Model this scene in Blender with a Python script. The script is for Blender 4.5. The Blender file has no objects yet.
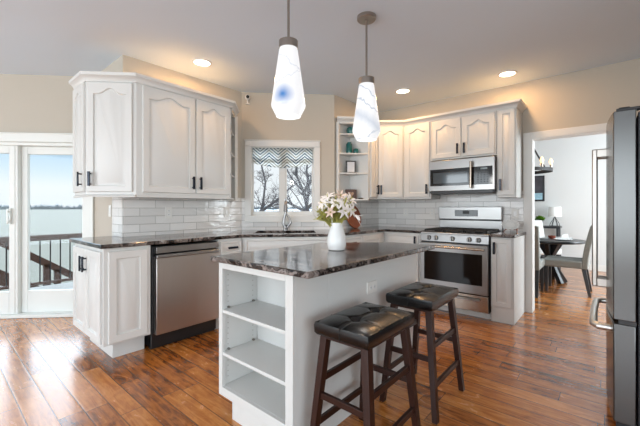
import bpy, bmesh, math, random
from mathutils import Vector, Matrix
random.seed(7)
SC = bpy.context.scene
COL = SC.collection
PI = math.pi

# ------------------------------------------------------------------ camera, sky, daylight, exposure
cam = bpy.data.cameras.new('camera'); cam_o = bpy.data.objects.new('camera', cam); COL.objects.link(cam_o)
cam.sensor_width = 36.0; cam.lens = 337.0 / 640.0 * 36.0
cam.shift_y = -5.0 / 640.0
cam.clip_start = 0.05; cam.clip_end = 6000
cam_o.location = (0, 0, 1.2); cam_o.rotation_euler = (PI / 2, 0, math.radians(40.5))
SC.camera = cam_o
SC.view_settings.view_transform = 'Standard'; SC.view_settings.look = 'None'
SC.view_settings.gamma = 1.0; SC.view_settings.use_curve_mapping = False
SC.view_settings.exposure = 0.16

def make_world():
    w = bpy.data.worlds.new('sky'); SC.world = w; w.use_nodes = True
    nt = w.node_tree; nt.nodes.clear(); N = nt.nodes.new; L = nt.links.new
    out = N('ShaderNodeOutputWorld'); bg = N('ShaderNodeBackground')
    tc = N('ShaderNodeTexCoord'); sp = N('ShaderNodeSeparateXYZ'); L(tc.outputs['Generated'], sp.inputs[0])
    rp = N('ShaderNodeValToRGB'); e = rp.color_ramp.elements
    e[0].position = 0.0; e[0].color = (0.78, 0.84, 0.87, 1)
    e[1].position = 0.60; e[1].color = (0.62, 0.78, 0.95, 1)
    for p, c in ((0.05, (0.82, 0.87, 0.89, 1)), (0.085, (0.64, 0.78, 0.88, 1)), (0.14, (0.45, 0.66, 0.85, 1)), (0.22, (0.42, 0.63, 0.84, 1)), (0.34, (0.80, 0.88, 0.97, 1))):
        q = e.new(p); q.color = c
    L(sp.outputs[2], rp.inputs[0])
    nz = N('ShaderNodeTexNoise'); nz.inputs['Scale'].default_value = 3.0; nz.inputs['Detail'].default_value = 6
    mp = N('ShaderNodeMapping'); mp.inputs['Scale'].default_value = (1, 1, 5); L(tc.outputs['Generated'], mp.inputs[0]); L(mp.outputs[0], nz.inputs['Vector'])
    cr = N('ShaderNodeValToRGB'); cr.color_ramp.elements[0].position = 0.52; cr.color_ramp.elements[1].position = 0.85
    L(nz.outputs['Fac'], cr.inputs[0])
    mx = N('ShaderNodeMixRGB'); mx.inputs[2].default_value = (0.82, 0.87, 0.91, 1); L(cr.outputs[0], mx.inputs[0]); L(rp.outputs[0], mx.inputs[1])
    mr = N('ShaderNodeMapRange'); mr.inputs[1].default_value = 0.17; mr.inputs[2].default_value = 0.36
    mr.inputs[3].default_value = 1.0; mr.inputs[4].default_value = 2.2; L(sp.outputs[2], mr.inputs[0])
    # unseen sky boost over the bay, added above the door view for floor sheen
    b1 = N('ShaderNodeMapRange'); b1.interpolation_type = 'SMOOTHSTEP'; b1.inputs[1].default_value = 0.155; b1.inputs[2].default_value = 0.25; b1.inputs[3].default_value = 0.0; b1.inputs[4].default_value = 3.0; L(sp.outputs[2], b1.inputs[0])
    b2 = N('ShaderNodeMapRange'); b2.interpolation_type = 'SMOOTHSTEP'; b2.inputs[1].default_value = -0.45; b2.inputs[2].default_value = -0.8; b2.inputs[3].default_value = 0.0; b2.inputs[4].default_value = 1.0; L(sp.outputs[0], b2.inputs[0])
    bm_ = N('ShaderNodeMath'); bm_.operation = 'MULTIPLY_ADD'; L(b1.outputs[0], bm_.inputs[0]); L(b2.outputs[0], bm_.inputs[1]); L(mr.outputs[0], bm_.inputs[2]); mr = bm_
    az = N('ShaderNodeMapRange'); az.inputs[1].default_value = 0.30; az.inputs[2].default_value = 0.60; az.inputs[3].default_value = 0.0; az.inputs[4].default_value = 1.0
    L(sp.outputs[1], az.inputs[0]); m3 = N('ShaderNodeMixRGB'); m3.inputs[2].default_value = (0.84, 0.885, 0.92, 1); L(az.outputs[0], m3.inputs[0]); L(mx.outputs[0], m3.inputs[1]); mx = m3
    L(mx.outputs[0], bg.inputs['Color']); L(mr.outputs[0], bg.inputs['Strength']); L(bg.outputs[0], out.inputs[0])
make_world()

def area(name, loc, target, sx, sy, watts, color=(1, 1, 1)):
    l = bpy.data.lights.new(name, 'AREA'); l.shape = 'RECTANGLE'; l.size = sx; l.size_y = sy; l.energy = watts; l.color = color
    o = bpy.data.objects.new(name, l); COL.objects.link(o); o.location = loc
    o.rotation_euler = (Vector(target) - Vector(loc)).to_track_quat('-Z', 'Y').to_euler()
    return o
# daylight entering through the back glazing, and the dining room's side window
area('back_window_daylight', (-1.6, -4.42, 1.40), (-1.6, 4, 2.3), 6.0, 2.1, 200, (0.86, 0.94, 1.0))
area('east_fill', (3.9, -1.6, 1.40), (-3, 0.5, 3.4), 4.6, 2.1, 120, (0.88, 0.95, 1.0))  # added fill lamp on the unseen east side, lifts the room's brightness
area('west_fill', (-6.85, -2.9, 1.40), (-1.5, 1.0, 3.0), 2.4, 2.1, 90, (0.86, 0.94, 1.0))  # added fill lamp in front of the solid west wall, evens the lighting
area('dining_window_daylight', (2.38, 6.5, 1.45), (-2, 6.6, 1.6), 2.4, 1.9, 165, (0.86, 0.95, 1.0))

# ------------------------------------------------------------------ materials
MATS = {}
def mat(name, col, rough=0.5, metal=0.0, noise=0.04, scale=8.0, bump=0.0, spec=0.5, stretch=(1, 1, 1), coat=0.0, emit=None, estr=0.0, rnoise=0.0):
    m = bpy.data.materials.new(name); m.use_nodes = True; MATS[name] = m
    nt = m.node_tree; b = nt.nodes['Principled BSDF']; N = nt.nodes.new; L = nt.links.new
    tc = N('ShaderNodeTexCoord'); mp = N('ShaderNodeMapping'); mp.inputs['Scale'].default_value = stretch; L(tc.outputs['Object'], mp.inputs[0])
    nz = N('ShaderNodeTexNoise'); nz.inputs['Scale'].default_value = scale; nz.inputs['Detail'].default_value = 4; L(mp.outputs[0], nz.inputs['Vector'])
    mx = N('ShaderNodeMixRGB')
    mx.inputs[1].default_value = tuple(max(0, c * (1 - noise)) for c in col) + (1,)
    mx.inputs[2].default_value = tuple(min(1, c * (1 + noise)) for c in col) + (1,)
    L(nz.outputs['Fac'], mx.inputs[0]); L(mx.outputs[0], b.inputs['Base Color'])
    b.inputs['Roughness'].default_value = rough; b.inputs['Metallic'].default_value = metal
    b.inputs['Specular IOR Level'].default_value = spec; b.inputs['Coat Weight'].default_value = coat; b.inputs['Coat Roughness'].default_value = 0.06
    if rnoise:
        mr = N('ShaderNodeMapRange'); mr.inputs[3].default_value = max(0.02, rough - rnoise); mr.inputs[4].default_value = rough + rnoise
        L(nz.outputs['Fac'], mr.inputs[0]); L(mr.outputs[0], b.inputs['Roughness'])
    if bump:
        bp = N('ShaderNodeBump'); bp.inputs['Strength'].default_value = bump; bp.inputs['Distance'].default_value = 0.01
        L(nz.outputs['Fac'], bp.inputs['Height']); L(bp.outputs[0], b.inputs['Normal'])
    if emit:
        b.inputs['Emission Color'].default_value = emit + (1,); b.inputs['Emission Strength'].default_value = estr
    return m
def s2l(r, g, b):
    f = lambda c: (c / 255 / 12.92) if c <= 10 else ((c / 255 + 0.055) / 1.055) ** 2.4
    return (f(r), f(g), f(b))
M_cab = mat('cabinet_paint', s2l(213, 213, 210), 0.36, noise=0.015, scale=3, spec=0.4)
M_wall = mat('wall_paint', s2l(190, 182, 169), 0.85, noise=0.02, scale=2, bump=0.02)
M_wallw = mat('dining_wall_paint', s2l(214, 214, 212), 0.85, noise=0.015, scale=2)
M_ceil = mat('ceiling_paint', s2l(218, 230, 242), 0.9, noise=0.015, scale=2)
M_trim = mat('trim_paint', s2l(222, 221, 217), 0.4, noise=0.015, scale=3)
M_trimd = mat('patio_door_vinyl', s2l(226, 228, 224), 0.4, noise=0.015, scale=3)
M_steel = mat('brushed_stainless', (0.50, 0.475, 0.45), 0.30, 1.0, 0.03, 5, stretch=(3, 3, 0.6), rnoise=0.03)
M_steelh = mat('brushed_stainless_side_grain', (0.30, 0.295, 0.29), 0.30, 1.0, 0.04, 6, stretch=(2, 2, 1), rnoise=0.03)
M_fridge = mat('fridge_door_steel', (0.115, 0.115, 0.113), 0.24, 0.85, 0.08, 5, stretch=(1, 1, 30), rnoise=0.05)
M_satin = mat('satin_handle_steel', (0.66, 0.65, 0.62), 0.38, 0.9, 0.03, 8)
M_bronze = mat('brushed_bronze_steel', (0.40, 0.345, 0.29), 0.25, 1.0, 0.06, 8, stretch=(40, 40, 1))
M_nickel = mat('brushed_nickel', (0.36, 0.33, 0.30), 0.28, 1.0, 0.05, 20)
M_black = mat('black_plastic', s2l(26, 26, 28), 0.35, noise=0.1)
M_pull = mat('navy_black_pull', s2l(22, 30, 44), 0.25, 0.4, noise=0.1)
M_iron = mat('cast_iron', s2l(30, 28, 27), 0.55, 0.2, noise=0.2, scale=60, bump=0.1)
M_dglass = mat('dark_oven_glass', s2l(22, 17, 15), 0.06, noise=0.05, spec=0.2)
M_disp = mat('control_glass', s2l(16, 18, 22), 0.08, noise=0.05)
M_dark = mat('fridge_cabinet_charcoal', s2l(46, 48, 52), 0.45, noise=0.08, scale=120, bump=0.05)
M_leather = mat('black_leather', s2l(12, 12, 13), 0.26, noise=0.15, scale=90, bump=0.05, spec=0.5)
M_stoolw = mat('dark_cherry_wood', s2l(48, 27, 21), 0.32, noise=0.35, scale=9, stretch=(9, 9, 1), spec=0.28)
M_plate = mat('outlet_plastic', s2l(225, 223, 218), 0.35, noise=0.02)
M_ceram = mat('white_ceramic', s2l(234, 234, 232), 0.22, noise=0.01)
M_lampw = mat('downlight_lens', (1, 0.93, 0.8), 0.5, emit=(1.0, 0.86, 0.66), estr=6.0)
M_bulb = mat('warm_bulb_glass', (1, 0.8, 0.5), 0.3, emit=(1.0, 0.62, 0.30), estr=1.5)
M_teal = mat('teal_glaze', s2l(24, 92, 92), 0.2, noise=0.2, scale=14)
M_dbox = mat('rustic_brown_wood', s2l(72, 48, 38), 0.5, noise=0.4, scale=25)
M_heart = mat('tan_wood', s2l(160, 128, 104), 0.5, noise=0.2, scale=20)
M_board = mat('chestnut_wood', s2l(150, 82, 50), 0.45, noise=0.3, scale=7, stretch=(8, 1, 1))
M_paper = mat('pale_card', s2l(214, 214, 216), 0.7, noise=0.08, scale=12)
M_photo = mat('grey_blue_print', s2l(150, 168, 176), 0.6, noise=0.6, scale=9)
M_gray = mat('grey_velvet', s2l(140, 141, 136), 0.8, noise=0.12, scale=18, bump=0.05)
M_lgray = mat('light_grey_linen', s2l(206, 206, 202), 0.8, noise=0.06, scale=18)
M_tblw = mat('charcoal_stained_wood', s2l(40, 42, 45), 0.35, noise=0.25, scale=9, stretch=(1, 8, 1))
M_chrome = mat('chrome', (0.85, 0.86, 0.88), 0.08, 1.0, 0.02)
M_shadew = mat('lamp_linen', s2l(238, 237, 233), 0.8, noise=0.02, scale=60)
M_leaf = mat('fresh_green_leaf', s2l(96, 148, 40), 0.5, noise=0.35, scale=14)
M_sprig = mat('yellow_green_sprig', s2l(168, 164, 84), 0.6, noise=0.35, scale=14)
M_petal = mat('white_petal', s2l(240, 232, 226), 0.55, noise=0.06, scale=30)
M_petalp = mat('blush_petal', s2l(222, 196, 178), 0.55, noise=0.10, scale=30)
M_rail = mat('brown_deck_rail', s2l(78, 50, 38), 0.6, noise=0.25, scale=10)
M_deck = mat('grey_deck_board', s2l(190, 188, 184), 0.8, noise=0.15, scale=6, stretch=(1, 12, 1))
M_bark = mat('winter_bark', s2l(98, 92, 92), 0.9, noise=0.4, scale=6)
M_snow = mat('snow', s2l(226, 232, 240), 0.8, noise=0.10, scale=0.6)
M_shore = mat('far_shore_woods', s2l(120, 126, 128), 0.9, noise=0.55, scale=0.012)
M_pole = mat('weathered_pole', s2l(90, 96, 96), 0.8, noise=0.2)

def base_nodes(name):
    m = bpy.data.materials.new(name); m.use_nodes = True; MATS[name] = m
    nt = m.node_tree; return m, nt, nt.nodes['Principled BSDF'], nt.nodes.new, nt.links.new
def math_(N, L, op, a, b=None, c=None):
    n = N('ShaderNodeMath'); n.operation = op
    for i, v in enumerate((a, b, c)):
        if v is None: continue
        if isinstance(v, (int, float)): n.inputs[i].default_value = v
        else: L(v, n.inputs[i])
    return n.outputs[0]
def ramp(N, L, fac, stops):
    r = N('ShaderNodeValToRGB'); e = r.color_ramp.elements
    e[0].position, e[0].color = stops[0][0], stops[0][1] + (1,)
    e[1].position, e[1].color = stops[-1][0], stops[-1][1] + (1,)
    for p, c in stops[1:-1]:
        q = e.new(p); q.color = c + (1,)
    L(fac, r.inputs[0]); return r.outputs[0]
def noise_(N, L, vec, scale, detail=4, rough=0.5, dist=0.0):
    n = N('ShaderNodeTexNoise'); n.inputs['Scale'].default_value = scale; n.inputs['Detail'].default_value = detail
    n.inputs['Roughness'].default_value = rough; n.inputs['Distortion'].default_value = dist; L(vec, n.inputs['Vector']); return n.outputs['Fac']
def mapping(N, L, vec, scale=(1, 1, 1), loc=(0, 0, 0), rot=(0, 0, 0)):
    n = N('ShaderNodeMapping'); n.inputs['Scale'].default_value = scale; n.inputs['Location'].default_value = loc; n.inputs['Rotation'].default_value = rot
    L(vec, n.inputs[0]); return n.outputs[0]

def make_floor():
    m, nt, b, N, L = base_nodes('hand_scraped_plank_floor')
    tc = N('ShaderNodeTexCoord'); sp = N('ShaderNodeSeparateXYZ'); L(tc.outputs['Object'], sp.inputs[0])
    W = 0.122; X, Y = sp.outputs[0], sp.outputs[1]
    yr = math_(N, L, 'DIVIDE', Y, W); row = math_(N, L, 'FLOOR', yr); fy = math_(N, L, 'SUBTRACT', yr, row)
    wn = N('ShaderNodeTexWhiteNoise'); wn.noise_dimensions = '1D'; L(row, wn.inputs['W'])
    xo = math_(N, L, 'ADD', math_(N, L, 'DIVIDE', X, 0.78), math_(N, L, 'MULTIPLY', wn.outputs['Value'], 7.3))
    ix = math_(N, L, 'FLOOR', xo); fx = math_(N, L, 'SUBTRACT', xo, ix)
    cv = N('ShaderNodeCombineXYZ'); L(row, cv.inputs[0]); L(ix, cv.inputs[1])
    w2 = N('ShaderNodeTexWhiteNoise'); w2.noise_dimensions = '2D'; L(cv.outputs[0], w2.inputs['Vector'])
    # grain: streaks along the board, shifted from board to board
    sh = N('ShaderNodeVectorMath'); sh.operation = 'MULTIPLY_ADD'; L(w2.outputs['Color'], sh.inputs[0]); sh.inputs[1].default_value = (9, 9, 9); L(tc.outputs['Object'], sh.inputs[2])
    g1 = noise_(N, L, mapping(N, L, sh.outputs[0], (2.2, 22, 1)), 1.6, 6, 0.62, 0.8)
    g2 = noise_(N, L, mapping(N, L, sh.outputs[0], (3.0, 6, 1)), 2.0, 5, 0.6, 1.2)
    t = math_(N, L, 'ADD', math_(N, L, 'MULTIPLY', w2.outputs['Value'], 0.22), math_(N, L, 'ADD', math_(N, L, 'MULTIPLY', g1, 0.66), math_(N, L, 'MULTIPLY', g2, 0.48)))
    col = ramp(N, L, t, [(0.42, s2l(58, 28, 11)), (0.545, s2l(120, 66, 24)), (0.655, s2l(166, 98, 40)), (0.81, s2l(196, 128, 62)), (1.0, s2l(214, 152, 92))])
    ey = math_(N, L, 'MINIMUM', fy, math_(N, L, 'SUBTRACT', 1.0, fy)); ex = math_(N, L, 'MINIMUM', fx, math_(N, L, 'SUBTRACT', 1.0, fx))
    gy = math_(N, L, 'LESS_THAN', ey, 0.026); gx = math_(N, L, 'LESS_THAN', ex, 0.0034)
    gap = math_(N, L, 'MAXIMUM', gy, gx)
    mx = N('ShaderNodeMixRGB'); L(math_(N, L, 'MULTIPLY', gap, 0.75), mx.inputs[0]); L(col, mx.inputs[1]); mx.inputs[2].default_value = s2l(56, 32, 20) + (1,)
    L(mx.outputs[0], b.inputs['Base Color'])
    b.inputs['Roughness'].default_value = 0.2; b.inputs['Specular IOR Level'].default_value = 0.5; b.inputs['Coat IOR'].default_value = 1.5
    b.inputs['Coat Weight'].default_value = 0.55; b.inputs['Coat Roughness'].default_value = 0.18
    rr = N('ShaderNodeMapRange'); rr.inputs[3].default_value = 0.15; rr.inputs[4].default_value = 0.34; L(g2, rr.inputs[0]); L(rr.outputs[0], b.inputs['Roughness'])
    h = math_(N, L, 'ADD', math_(N, L, 'MULTIPLY', g2, 0.35), math_(N, L, 'MULTIPLY', math_(N, L, 'MINIMUM', math_(N, L, 'MULTIPLY', ey, 12.0), 1.0), 0.5))
    bp = N('ShaderNodeBump'); bp.inputs['Strength'].default_value = 0.18; bp.inputs['Distance'].default_value = 0.008; L(h, bp.inputs['Height']); L(bp.outputs[0], b.inputs['Normal'])
    return m
M_floor = make_floor()

def make_tile():
    m, nt, b, N, L = base_nodes('white_glazed_tile')
    tc = N('ShaderNodeTexCoord'); sp = N('ShaderNodeSeparateXYZ'); L(tc.outputs['Object'], sp.inputs[0])
    cb = N('ShaderNodeCombineXYZ'); L(sp.outputs[0], cb.inputs[0]); L(sp.outputs[2], cb.inputs[1])
    br = N('ShaderNodeTexBrick'); L(cb.outputs[0], br.inputs['Vector'])
    br.inputs['Scale'].default_value = 1.0; br.inputs['Brick Width'].default_value = 0.30; br.inputs['Row Height'].default_value = 0.08
    br.inputs['Mortar Size'].default_value = 0.0022; br.inputs['Mortar Smooth'].default_value = 0.1; br.inputs['Bias'].default_value = 0.0
    br.inputs['Color1'].default_value = s2l(236, 234, 231) + (1,); br.inputs['Color2'].default_value = s2l(218, 216, 213) + (1,)
    br.inputs['Mortar'].default_value = s2l(172, 170, 165) + (1,)
    L(br.outputs['Color'], b.inputs['Base Color'])
    b.inputs['Roughness'].default_value = 0.10; b.inputs['Specular IOR Level'].default_value = 0.6
    nz = noise_(N, L, mapping(N, L, tc.outputs['Object'], (9, 9, 26)), 1.0, 2, 0.5, 0.3)
    h = math_(N, L, 'SUBTRACT', math_(N, L, 'MULTIPLY', nz, 0.55), math_(N, L, 'MULTIPLY', br.outputs['Fac'], 0.5))
    bp = N('ShaderNodeBump'); bp.inputs['Strength'].default_value = 0.6; bp.inputs['Distance'].default_value = 0.014; L(h, bp.inputs['Height']); L(bp.outputs[0], b.inputs['Normal'])
    return m
M_tile = make_tile()

def make_granite():
    m, nt, b, N, L = base_nodes('veined_dark_granite')
    tc = N('ShaderNodeTexCoord'); v = tc.outputs['Object']
    warp = noise_(N, L, mapping(N, L, v, (1, 1, 1)), 2.2, 4, 0.55)
    vm = N('ShaderNodeVectorMath'); vm.operation = 'ADD'; cx = N('ShaderNodeCombineXYZ')
    L(math_(N, L, 'MULTIPLY', warp, 0.7), cx.inputs[0]); L(math_(N, L, 'MULTIPLY', warp, 0.35), cx.inputs[1]); L(v, vm.inputs[0]); L(cx.outputs[0], vm.inputs[1])
    mp = mapping(N, L, vm.outputs[0], (1.5, 5.5, 4), rot=(0, 0, 0.5))
    a = noise_(N, L, mp, 1.3, 7, 0.62, 1.4); c = noise_(N, L, v, 45, 3, 0.6)
    t = math_(N, L, 'ADD', math_(N, L, 'MULTIPLY', a, 0.85), math_(N, L, 'MULTIPLY', c, 0.15))
    col = ramp(N, L, t, [(0.34, s2l(8, 8, 9)), (0.44, s2l(26, 23, 23)), (0.475, s2l(104, 95, 90)), (0.50, s2l(52, 46, 44)), (0.53, s2l(24, 22, 22)), (0.56, s2l(142, 132, 127)), (0.60, s2l(84, 74, 70)), (0.70, s2l(186, 180, 175))])
    L(col, b.inputs['Base Color']); b.inputs['Roughness'].default_value = 0.10; b.inputs['Specular IOR Level'].default_value = 0.42
    return m
M_granite = make_granite()

def make_shade(name, bands, blot=None):
    # glowing art glass with smoky blue streaks baked into the glass
    m, nt, b, N, L = base_nodes(name)
    tc = N('ShaderNodeTexCoord'); v = tc.outputs['Object']; sp = N('ShaderNodeSeparateXYZ'); L(v, sp.inputs[0])
    nz = noise_(N, L, mapping(N, L, v, (7, 7, 4)), 1.0, 4, 0.6, 0.5)
    fac = None
    for zc, tilt, wd, amt in bands:
        zz = math_(N, L, 'ADD', sp.outputs[2], math_(N, L, 'ADD', math_(N, L, 'MULTIPLY', nz, 0.16), math_(N, L, 'MULTIPLY', math_(N, L, 'ADD', sp.outputs[0], sp.outputs[1]), tilt)))
        d = math_(N, L, 'ABSOLUTE', math_(N, L, 'SUBTRACT', zz, zc + 0.08))
        mr = N('ShaderNodeMapRange'); mr.inputs[1].default_value = 0.0; mr.inputs[2].default_value = wd; mr.inputs[3].default_value = amt; mr.inputs[4].default_value = 0.0
        L(d, mr.inputs[0]); o = mr.outputs[0]
        fac = o if fac is None else math_(N, L, 'MAXIMUM', fac, o)
    mx = N('ShaderNodeMixRGB'); L(fac, mx.inputs[0]); mx.inputs[1].default_value = (0.93, 0.94, 0.96, 1); mx.inputs[2].default_value = (0.20, 0.31, 0.47, 1)
    col = mx.outputs[0]
    if blot:
        dd = N('ShaderNodeVectorMath'); dd.operation = 'DISTANCE'; L(v, dd.inputs[0]); dd.inputs[1].default_value = blot
        r = N('ShaderNodeMapRange'); r.inputs[1].default_value = 0.02; r.inputs[2].default_value = 0.09; r.inputs[3].default_value = 1.0; r.inputs[4].default_value = 0.0
        L(math_(N, L, 'ADD', dd.outputs['Value'], math_(N, L, 'MULTIPLY', nz, 0.03)), r.inputs[0])
        m2 = N('ShaderNodeMixRGB'); L(r.outputs[0], m2.inputs[0]); L(col, m2.inputs[1]); m2.inputs[2].default_value = (0.08, 0.24, 0.58, 1); col = m2.outputs[0]
    dk_ = N('ShaderNodeMixRGB'); dk_.blend_type = 'MULTIPLY'; dk_.inputs[0].default_value = 1.0; L(col, dk_.inputs[1]); dk_.inputs[2].default_value = (0.3, 0.3, 0.3, 1)
    L(dk_.outputs[0], b.inputs['Base Color']); L(col, b.inputs['Emission Color']); b.inputs['Emission Strength'].default_value = 0.72
    b.inputs['Roughness'].default_value = 0.12
    return m

def make_chevron():
    m, nt, b, N, L = base_nodes('navy_chevron_fabric')
    tc = N('ShaderNodeTexCoord'); sp = N('ShaderNodeSeparateXYZ'); L(tc.outputs['Object'], sp.inputs[0])
    u = math_(N, L, 'MULTIPLY', sp.outputs[0], 4.4); tri = math_(N, L, 'ABSOLUTE', math_(N, L, 'SUBTRACT', math_(N, L, 'FRACT', u), 0.5))
    v = math_(N, L, 'SUBTRACT', math_(N, L, 'MULTIPLY', sp.outputs[2], 26.0), math_(N, L, 'MULTIPLY', tri, -5.0))
    f = math_(N, L, 'FRACT', v); k = math_(N, L, 'LESS_THAN', f, 0.42)
    idx = math_(N, L, 'FLOOR', v); wn = N('ShaderNodeTexWhiteNoise'); wn.noise_dimensions = '1D'; L(idx, wn.inputs['W'])
    c = ramp(N, L, wn.outputs['Value'], [(0.3, s2l(60, 84, 106)), (0.55, s2l(92, 114, 128)), (0.8, s2l(168, 166, 154))])
    mx = N('ShaderNodeMixRGB'); L(k, mx.inputs[0]); mx.inputs[1].default_value = s2l(244, 244, 240) + (1,); L(c, mx.inputs[2])
    L(mx.outputs[0], b.inputs['Base Color']); b.inputs['Roughness'].default_value = 0.85
    tr = N('ShaderNodeBsdfTranslucent'); L(mx.outputs[0], tr.inputs[0]); ms = N('ShaderNodeMixShader'); ms.inputs[0].default_value = 0.7
    out = nt.nodes['Material Output']; L(b.outputs[0], ms.inputs[1]); L(tr.outputs[0], ms.inputs[2]); L(ms.outputs[0], out.inputs[0])
    return m
M_chev = make_chevron()

def make_glass():
    m = bpy.data.materials.new('clear_pane'); m.use_nodes = True; nt = m.node_tree; nt.nodes.clear(); N = nt.nodes.new; L = nt.links.new
    o = N('ShaderNodeOutputMaterial'); t = N('ShaderNodeBsdfTransparent'); g = N('ShaderNodeBsdfGlossy'); mx = N('ShaderNodeMixShader')
    g.inputs['Roughness'].default_value = 0.02; t.inputs[0].default_value = (0.96, 0.97, 0.97, 1); mx.inputs[0].default_value = 0.012
    L(t.outputs[0], mx.inputs[1]); L(g.outputs[0], mx.inputs[2]); L(mx.outputs[0], o.inputs[0]); return m
M_glass = make_glass()

def make_water():
    m, nt, b, N, L = base_nodes('grey_green_bay_water')
    tc = N('ShaderNodeTexCoord'); nz = noise_(N, L, mapping(N, L, tc.outputs['Object'], (0.35, 0.35, 1)), 1.0, 5, 0.6)
    b.inputs['Base Color'].default_value = s2l(128, 126, 112) + (1,); b.inputs['Roughness'].default_value = 0.6; b.inputs['Specular IOR Level'].default_value = 0.15
    bp = N('ShaderNodeBump'); bp.inputs['Strength'].default_value = 0.5; bp.inputs['Distance'].default_value = 0.3; L(nz, bp.inputs['Height']); L(bp.outputs[0], b.inputs['Normal'])
    return m
M_water = make_water()

# ------------------------------------------------------------------ mesh helpers
class MB:
    """collects shapes; build() links them as ONE mesh object"""
    def __init__(s): s.v = []; s.f = []; s.mi = []
    def _add(s, vs, fs):
        n = len(s.v); s.v += [tuple(q) for q in vs]; s.f += [tuple(i + n for i in f) for f in fs]; return s
    def box(s, x0, x1, y0, y1, z0, z1):
        vs = [(x, y, z) for z in (z0, z1) for y in (y0, y1) for x in (x0, x1)]
        return s._add(vs, [(0, 2, 3, 1), (4, 5, 7, 6), (0, 1, 5, 4), (2, 6, 7, 3), (0, 4, 6, 2), (1, 3, 7, 5)])
    def beam(s, p, q, wx, wy, wx2=None, wy2=None):
        # square-section bar from p to q with level ends
        wx2 = wx if wx2 is None else wx2; wy2 = wy if wy2 is None else wy2
        vs = []
        for (c, a, b) in ((p, wx, wy), (q, wx2, wy2)):
            for dx, dy in ((-1, -1), (1, -1), (1, 1), (-1, 1)): vs.append((c[0] + dx * a / 2, c[1] + dy * b / 2, c[2]))
        return s._add(vs, [(3, 2, 1, 0), (4, 5, 6, 7)] + [(i, (i + 1) % 4, (i + 1) % 4 + 4, i + 4) for i in range(4)])
    def bar(s, p, q, w, h):
        # rectangular bar between two points: w sideways, h up
        p, q = Vector(p), Vector(q); d = (q - p).normalized()
        up = Vector((0, 0, 1)) if abs(d.z) < 0.95 else Vector((0, 1, 0))
        r = d.cross(up).normalized(); u = r.cross(d)
        vs = [c + r * a * w / 2 + u * b * h / 2 for c in (p, q) for a, b in ((-1, -1), (1, -1), (1, 1), (-1, 1))]
        return s._add(vs, [(3, 2, 1, 0), (4, 5, 6, 7)] + [(i, (i + 1) % 4, (i + 1) % 4 + 4, i + 4) for i in range(4)])
    def tube(s, pts, r, seg=10, caps=True):
        pts = [Vector(p) for p in pts]; n = len(pts); rs = r if isinstance(r, (list, tuple)) else [r] * n
        vs = []; pu = None
        for i, p in enumerate(pts):
            d = (pts[min(i + 1, n - 1)] - pts[max(i - 1, 0)]).normalized()
            if pu is None: a = Vector((0, 0, 1)) if abs(d.z) < 0.9 else Vector((1, 0, 0))
            else: a = pu
            x = d.cross(a).normalized(); y = x.cross(d).normalized(); pu = y
            for k in range(seg):
                t = 2 * PI * k / seg; vs.append(p + (x * math.cos(t) + y * math.sin(t)) * rs[i])
        fs = [(i * seg + k, i * seg + (k + 1) % seg, (i + 1) * seg + (k + 1) % seg, (i + 1) * seg + k) for i in range(n - 1) for k in range(seg)]
        if caps: fs += [tuple(range(seg))[::-1], tuple((n - 1) * seg + k for k in range(seg))]
        return s._add(vs, fs)
    def lathe(s, prof, c=(0, 0, 0), seg=28, cap=True):
        vs = []; n = len(prof)
        for r, z in prof:
            for k in range(seg):
                t = 2 * PI * k / seg; vs.append((c[0] + r * math.cos(t), c[1] + r * math.sin(t), c[2] + z))
        fs = [(i * seg + k, i * seg + (k + 1) % seg, (i + 1) * seg + (k + 1) % seg, (i + 1) * seg + k) for i in range(n - 1) for k in range(seg)]
        if cap: fs += [tuple(range(seg))[::-1], tuple((n - 1) * seg + k for k in range(seg))]
        return s._add(vs, fs)
    def prism(s, poly, z0, z1):
        n = len(poly)
        vs = [(x, y, z0) for x, y in poly] + [(x, y, z1) for x, y in poly]
        return s._add(vs, [tuple(range(n))[::-1], tuple(range(n, 2 * n))] + [(i, (i + 1) % n, (i + 1) % n + n, i + n) for i in range(n)])
    def disc_y(s, c, r, y0, y1, seg=20):
        vs = [(c[0] + r * math.cos(2 * PI * k / seg), y, c[1] + r * math.sin(2 * PI * k / seg)) for y in (y0, y1) for k in range(seg)]
        return s._add(vs, [tuple(range(seg)), tuple(range(seg, 2 * seg))[::-1]] + [(k, k + seg, (k + 1) % seg + seg, (k + 1) % seg) for k in range(seg)])
    def ball(s, c, r, seg=14, rings=8, sc=(1, 1, 1)):
        prof = [(r * math.sin(PI * i / rings), -r * math.cos(PI * i / rings)) for i in range(rings + 1)]
        n0 = len(s.v); s.lathe([(max(a, 1e-4), b) for a, b in prof], (0, 0, 0), seg)
        for i in range(n0, len(s.v)):
            x, y, z = s.v[i]; s.v[i] = (c[0] + x * sc[0], c[1] + y * sc[1], c[2] + z * sc[2])
        return s
    def door(s, O, U, Nv, w, h, arch=True, th=0.020, stile=0.055):
        # raised-panel door: O lower left corner on the carcass face, U rightwards, Nv outwards
        O, U, Nv = Vector(O), Vector(U), Vector(Nv); K = 20; A = min(0.05, w * 0.13) if arch else 0
        stile = min(stile, w * 0.27)
        def bump(u):
            t = abs(2 * u - 1)
            return 0.5 * (1 + math.cos(PI * min(1, t / 0.72)))
        loops = []
        def loop(i, d, ar):
            pts = [(i, i), (w - i, i)]
            for k in range(K + 1):
                u = 1 - k / K; pts.append((i + (w - 2 * i) * u, h - i - (A * (1 - bump(u)) if ar else 0)))
            loops.append([O + U * a + Vector((0, 0, 1)) * b + Nv * d for a, b in pts])
        q = min(1.0, w / 0.26)
        loop(0, 0.001, 0); loop(0, th - 0.004, 0); loop(0.004, th, 0); loop(stile, th, 1); loop(stile + 0.006 * q, th - 0.013, 1)
        loop(stile + 0.016 * q, th - 0.013, 1); loop(stile + 0.040 * q, th - 0.001, 1)
        n = K + 3; vs = [p for l in loops for p in l]
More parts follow.
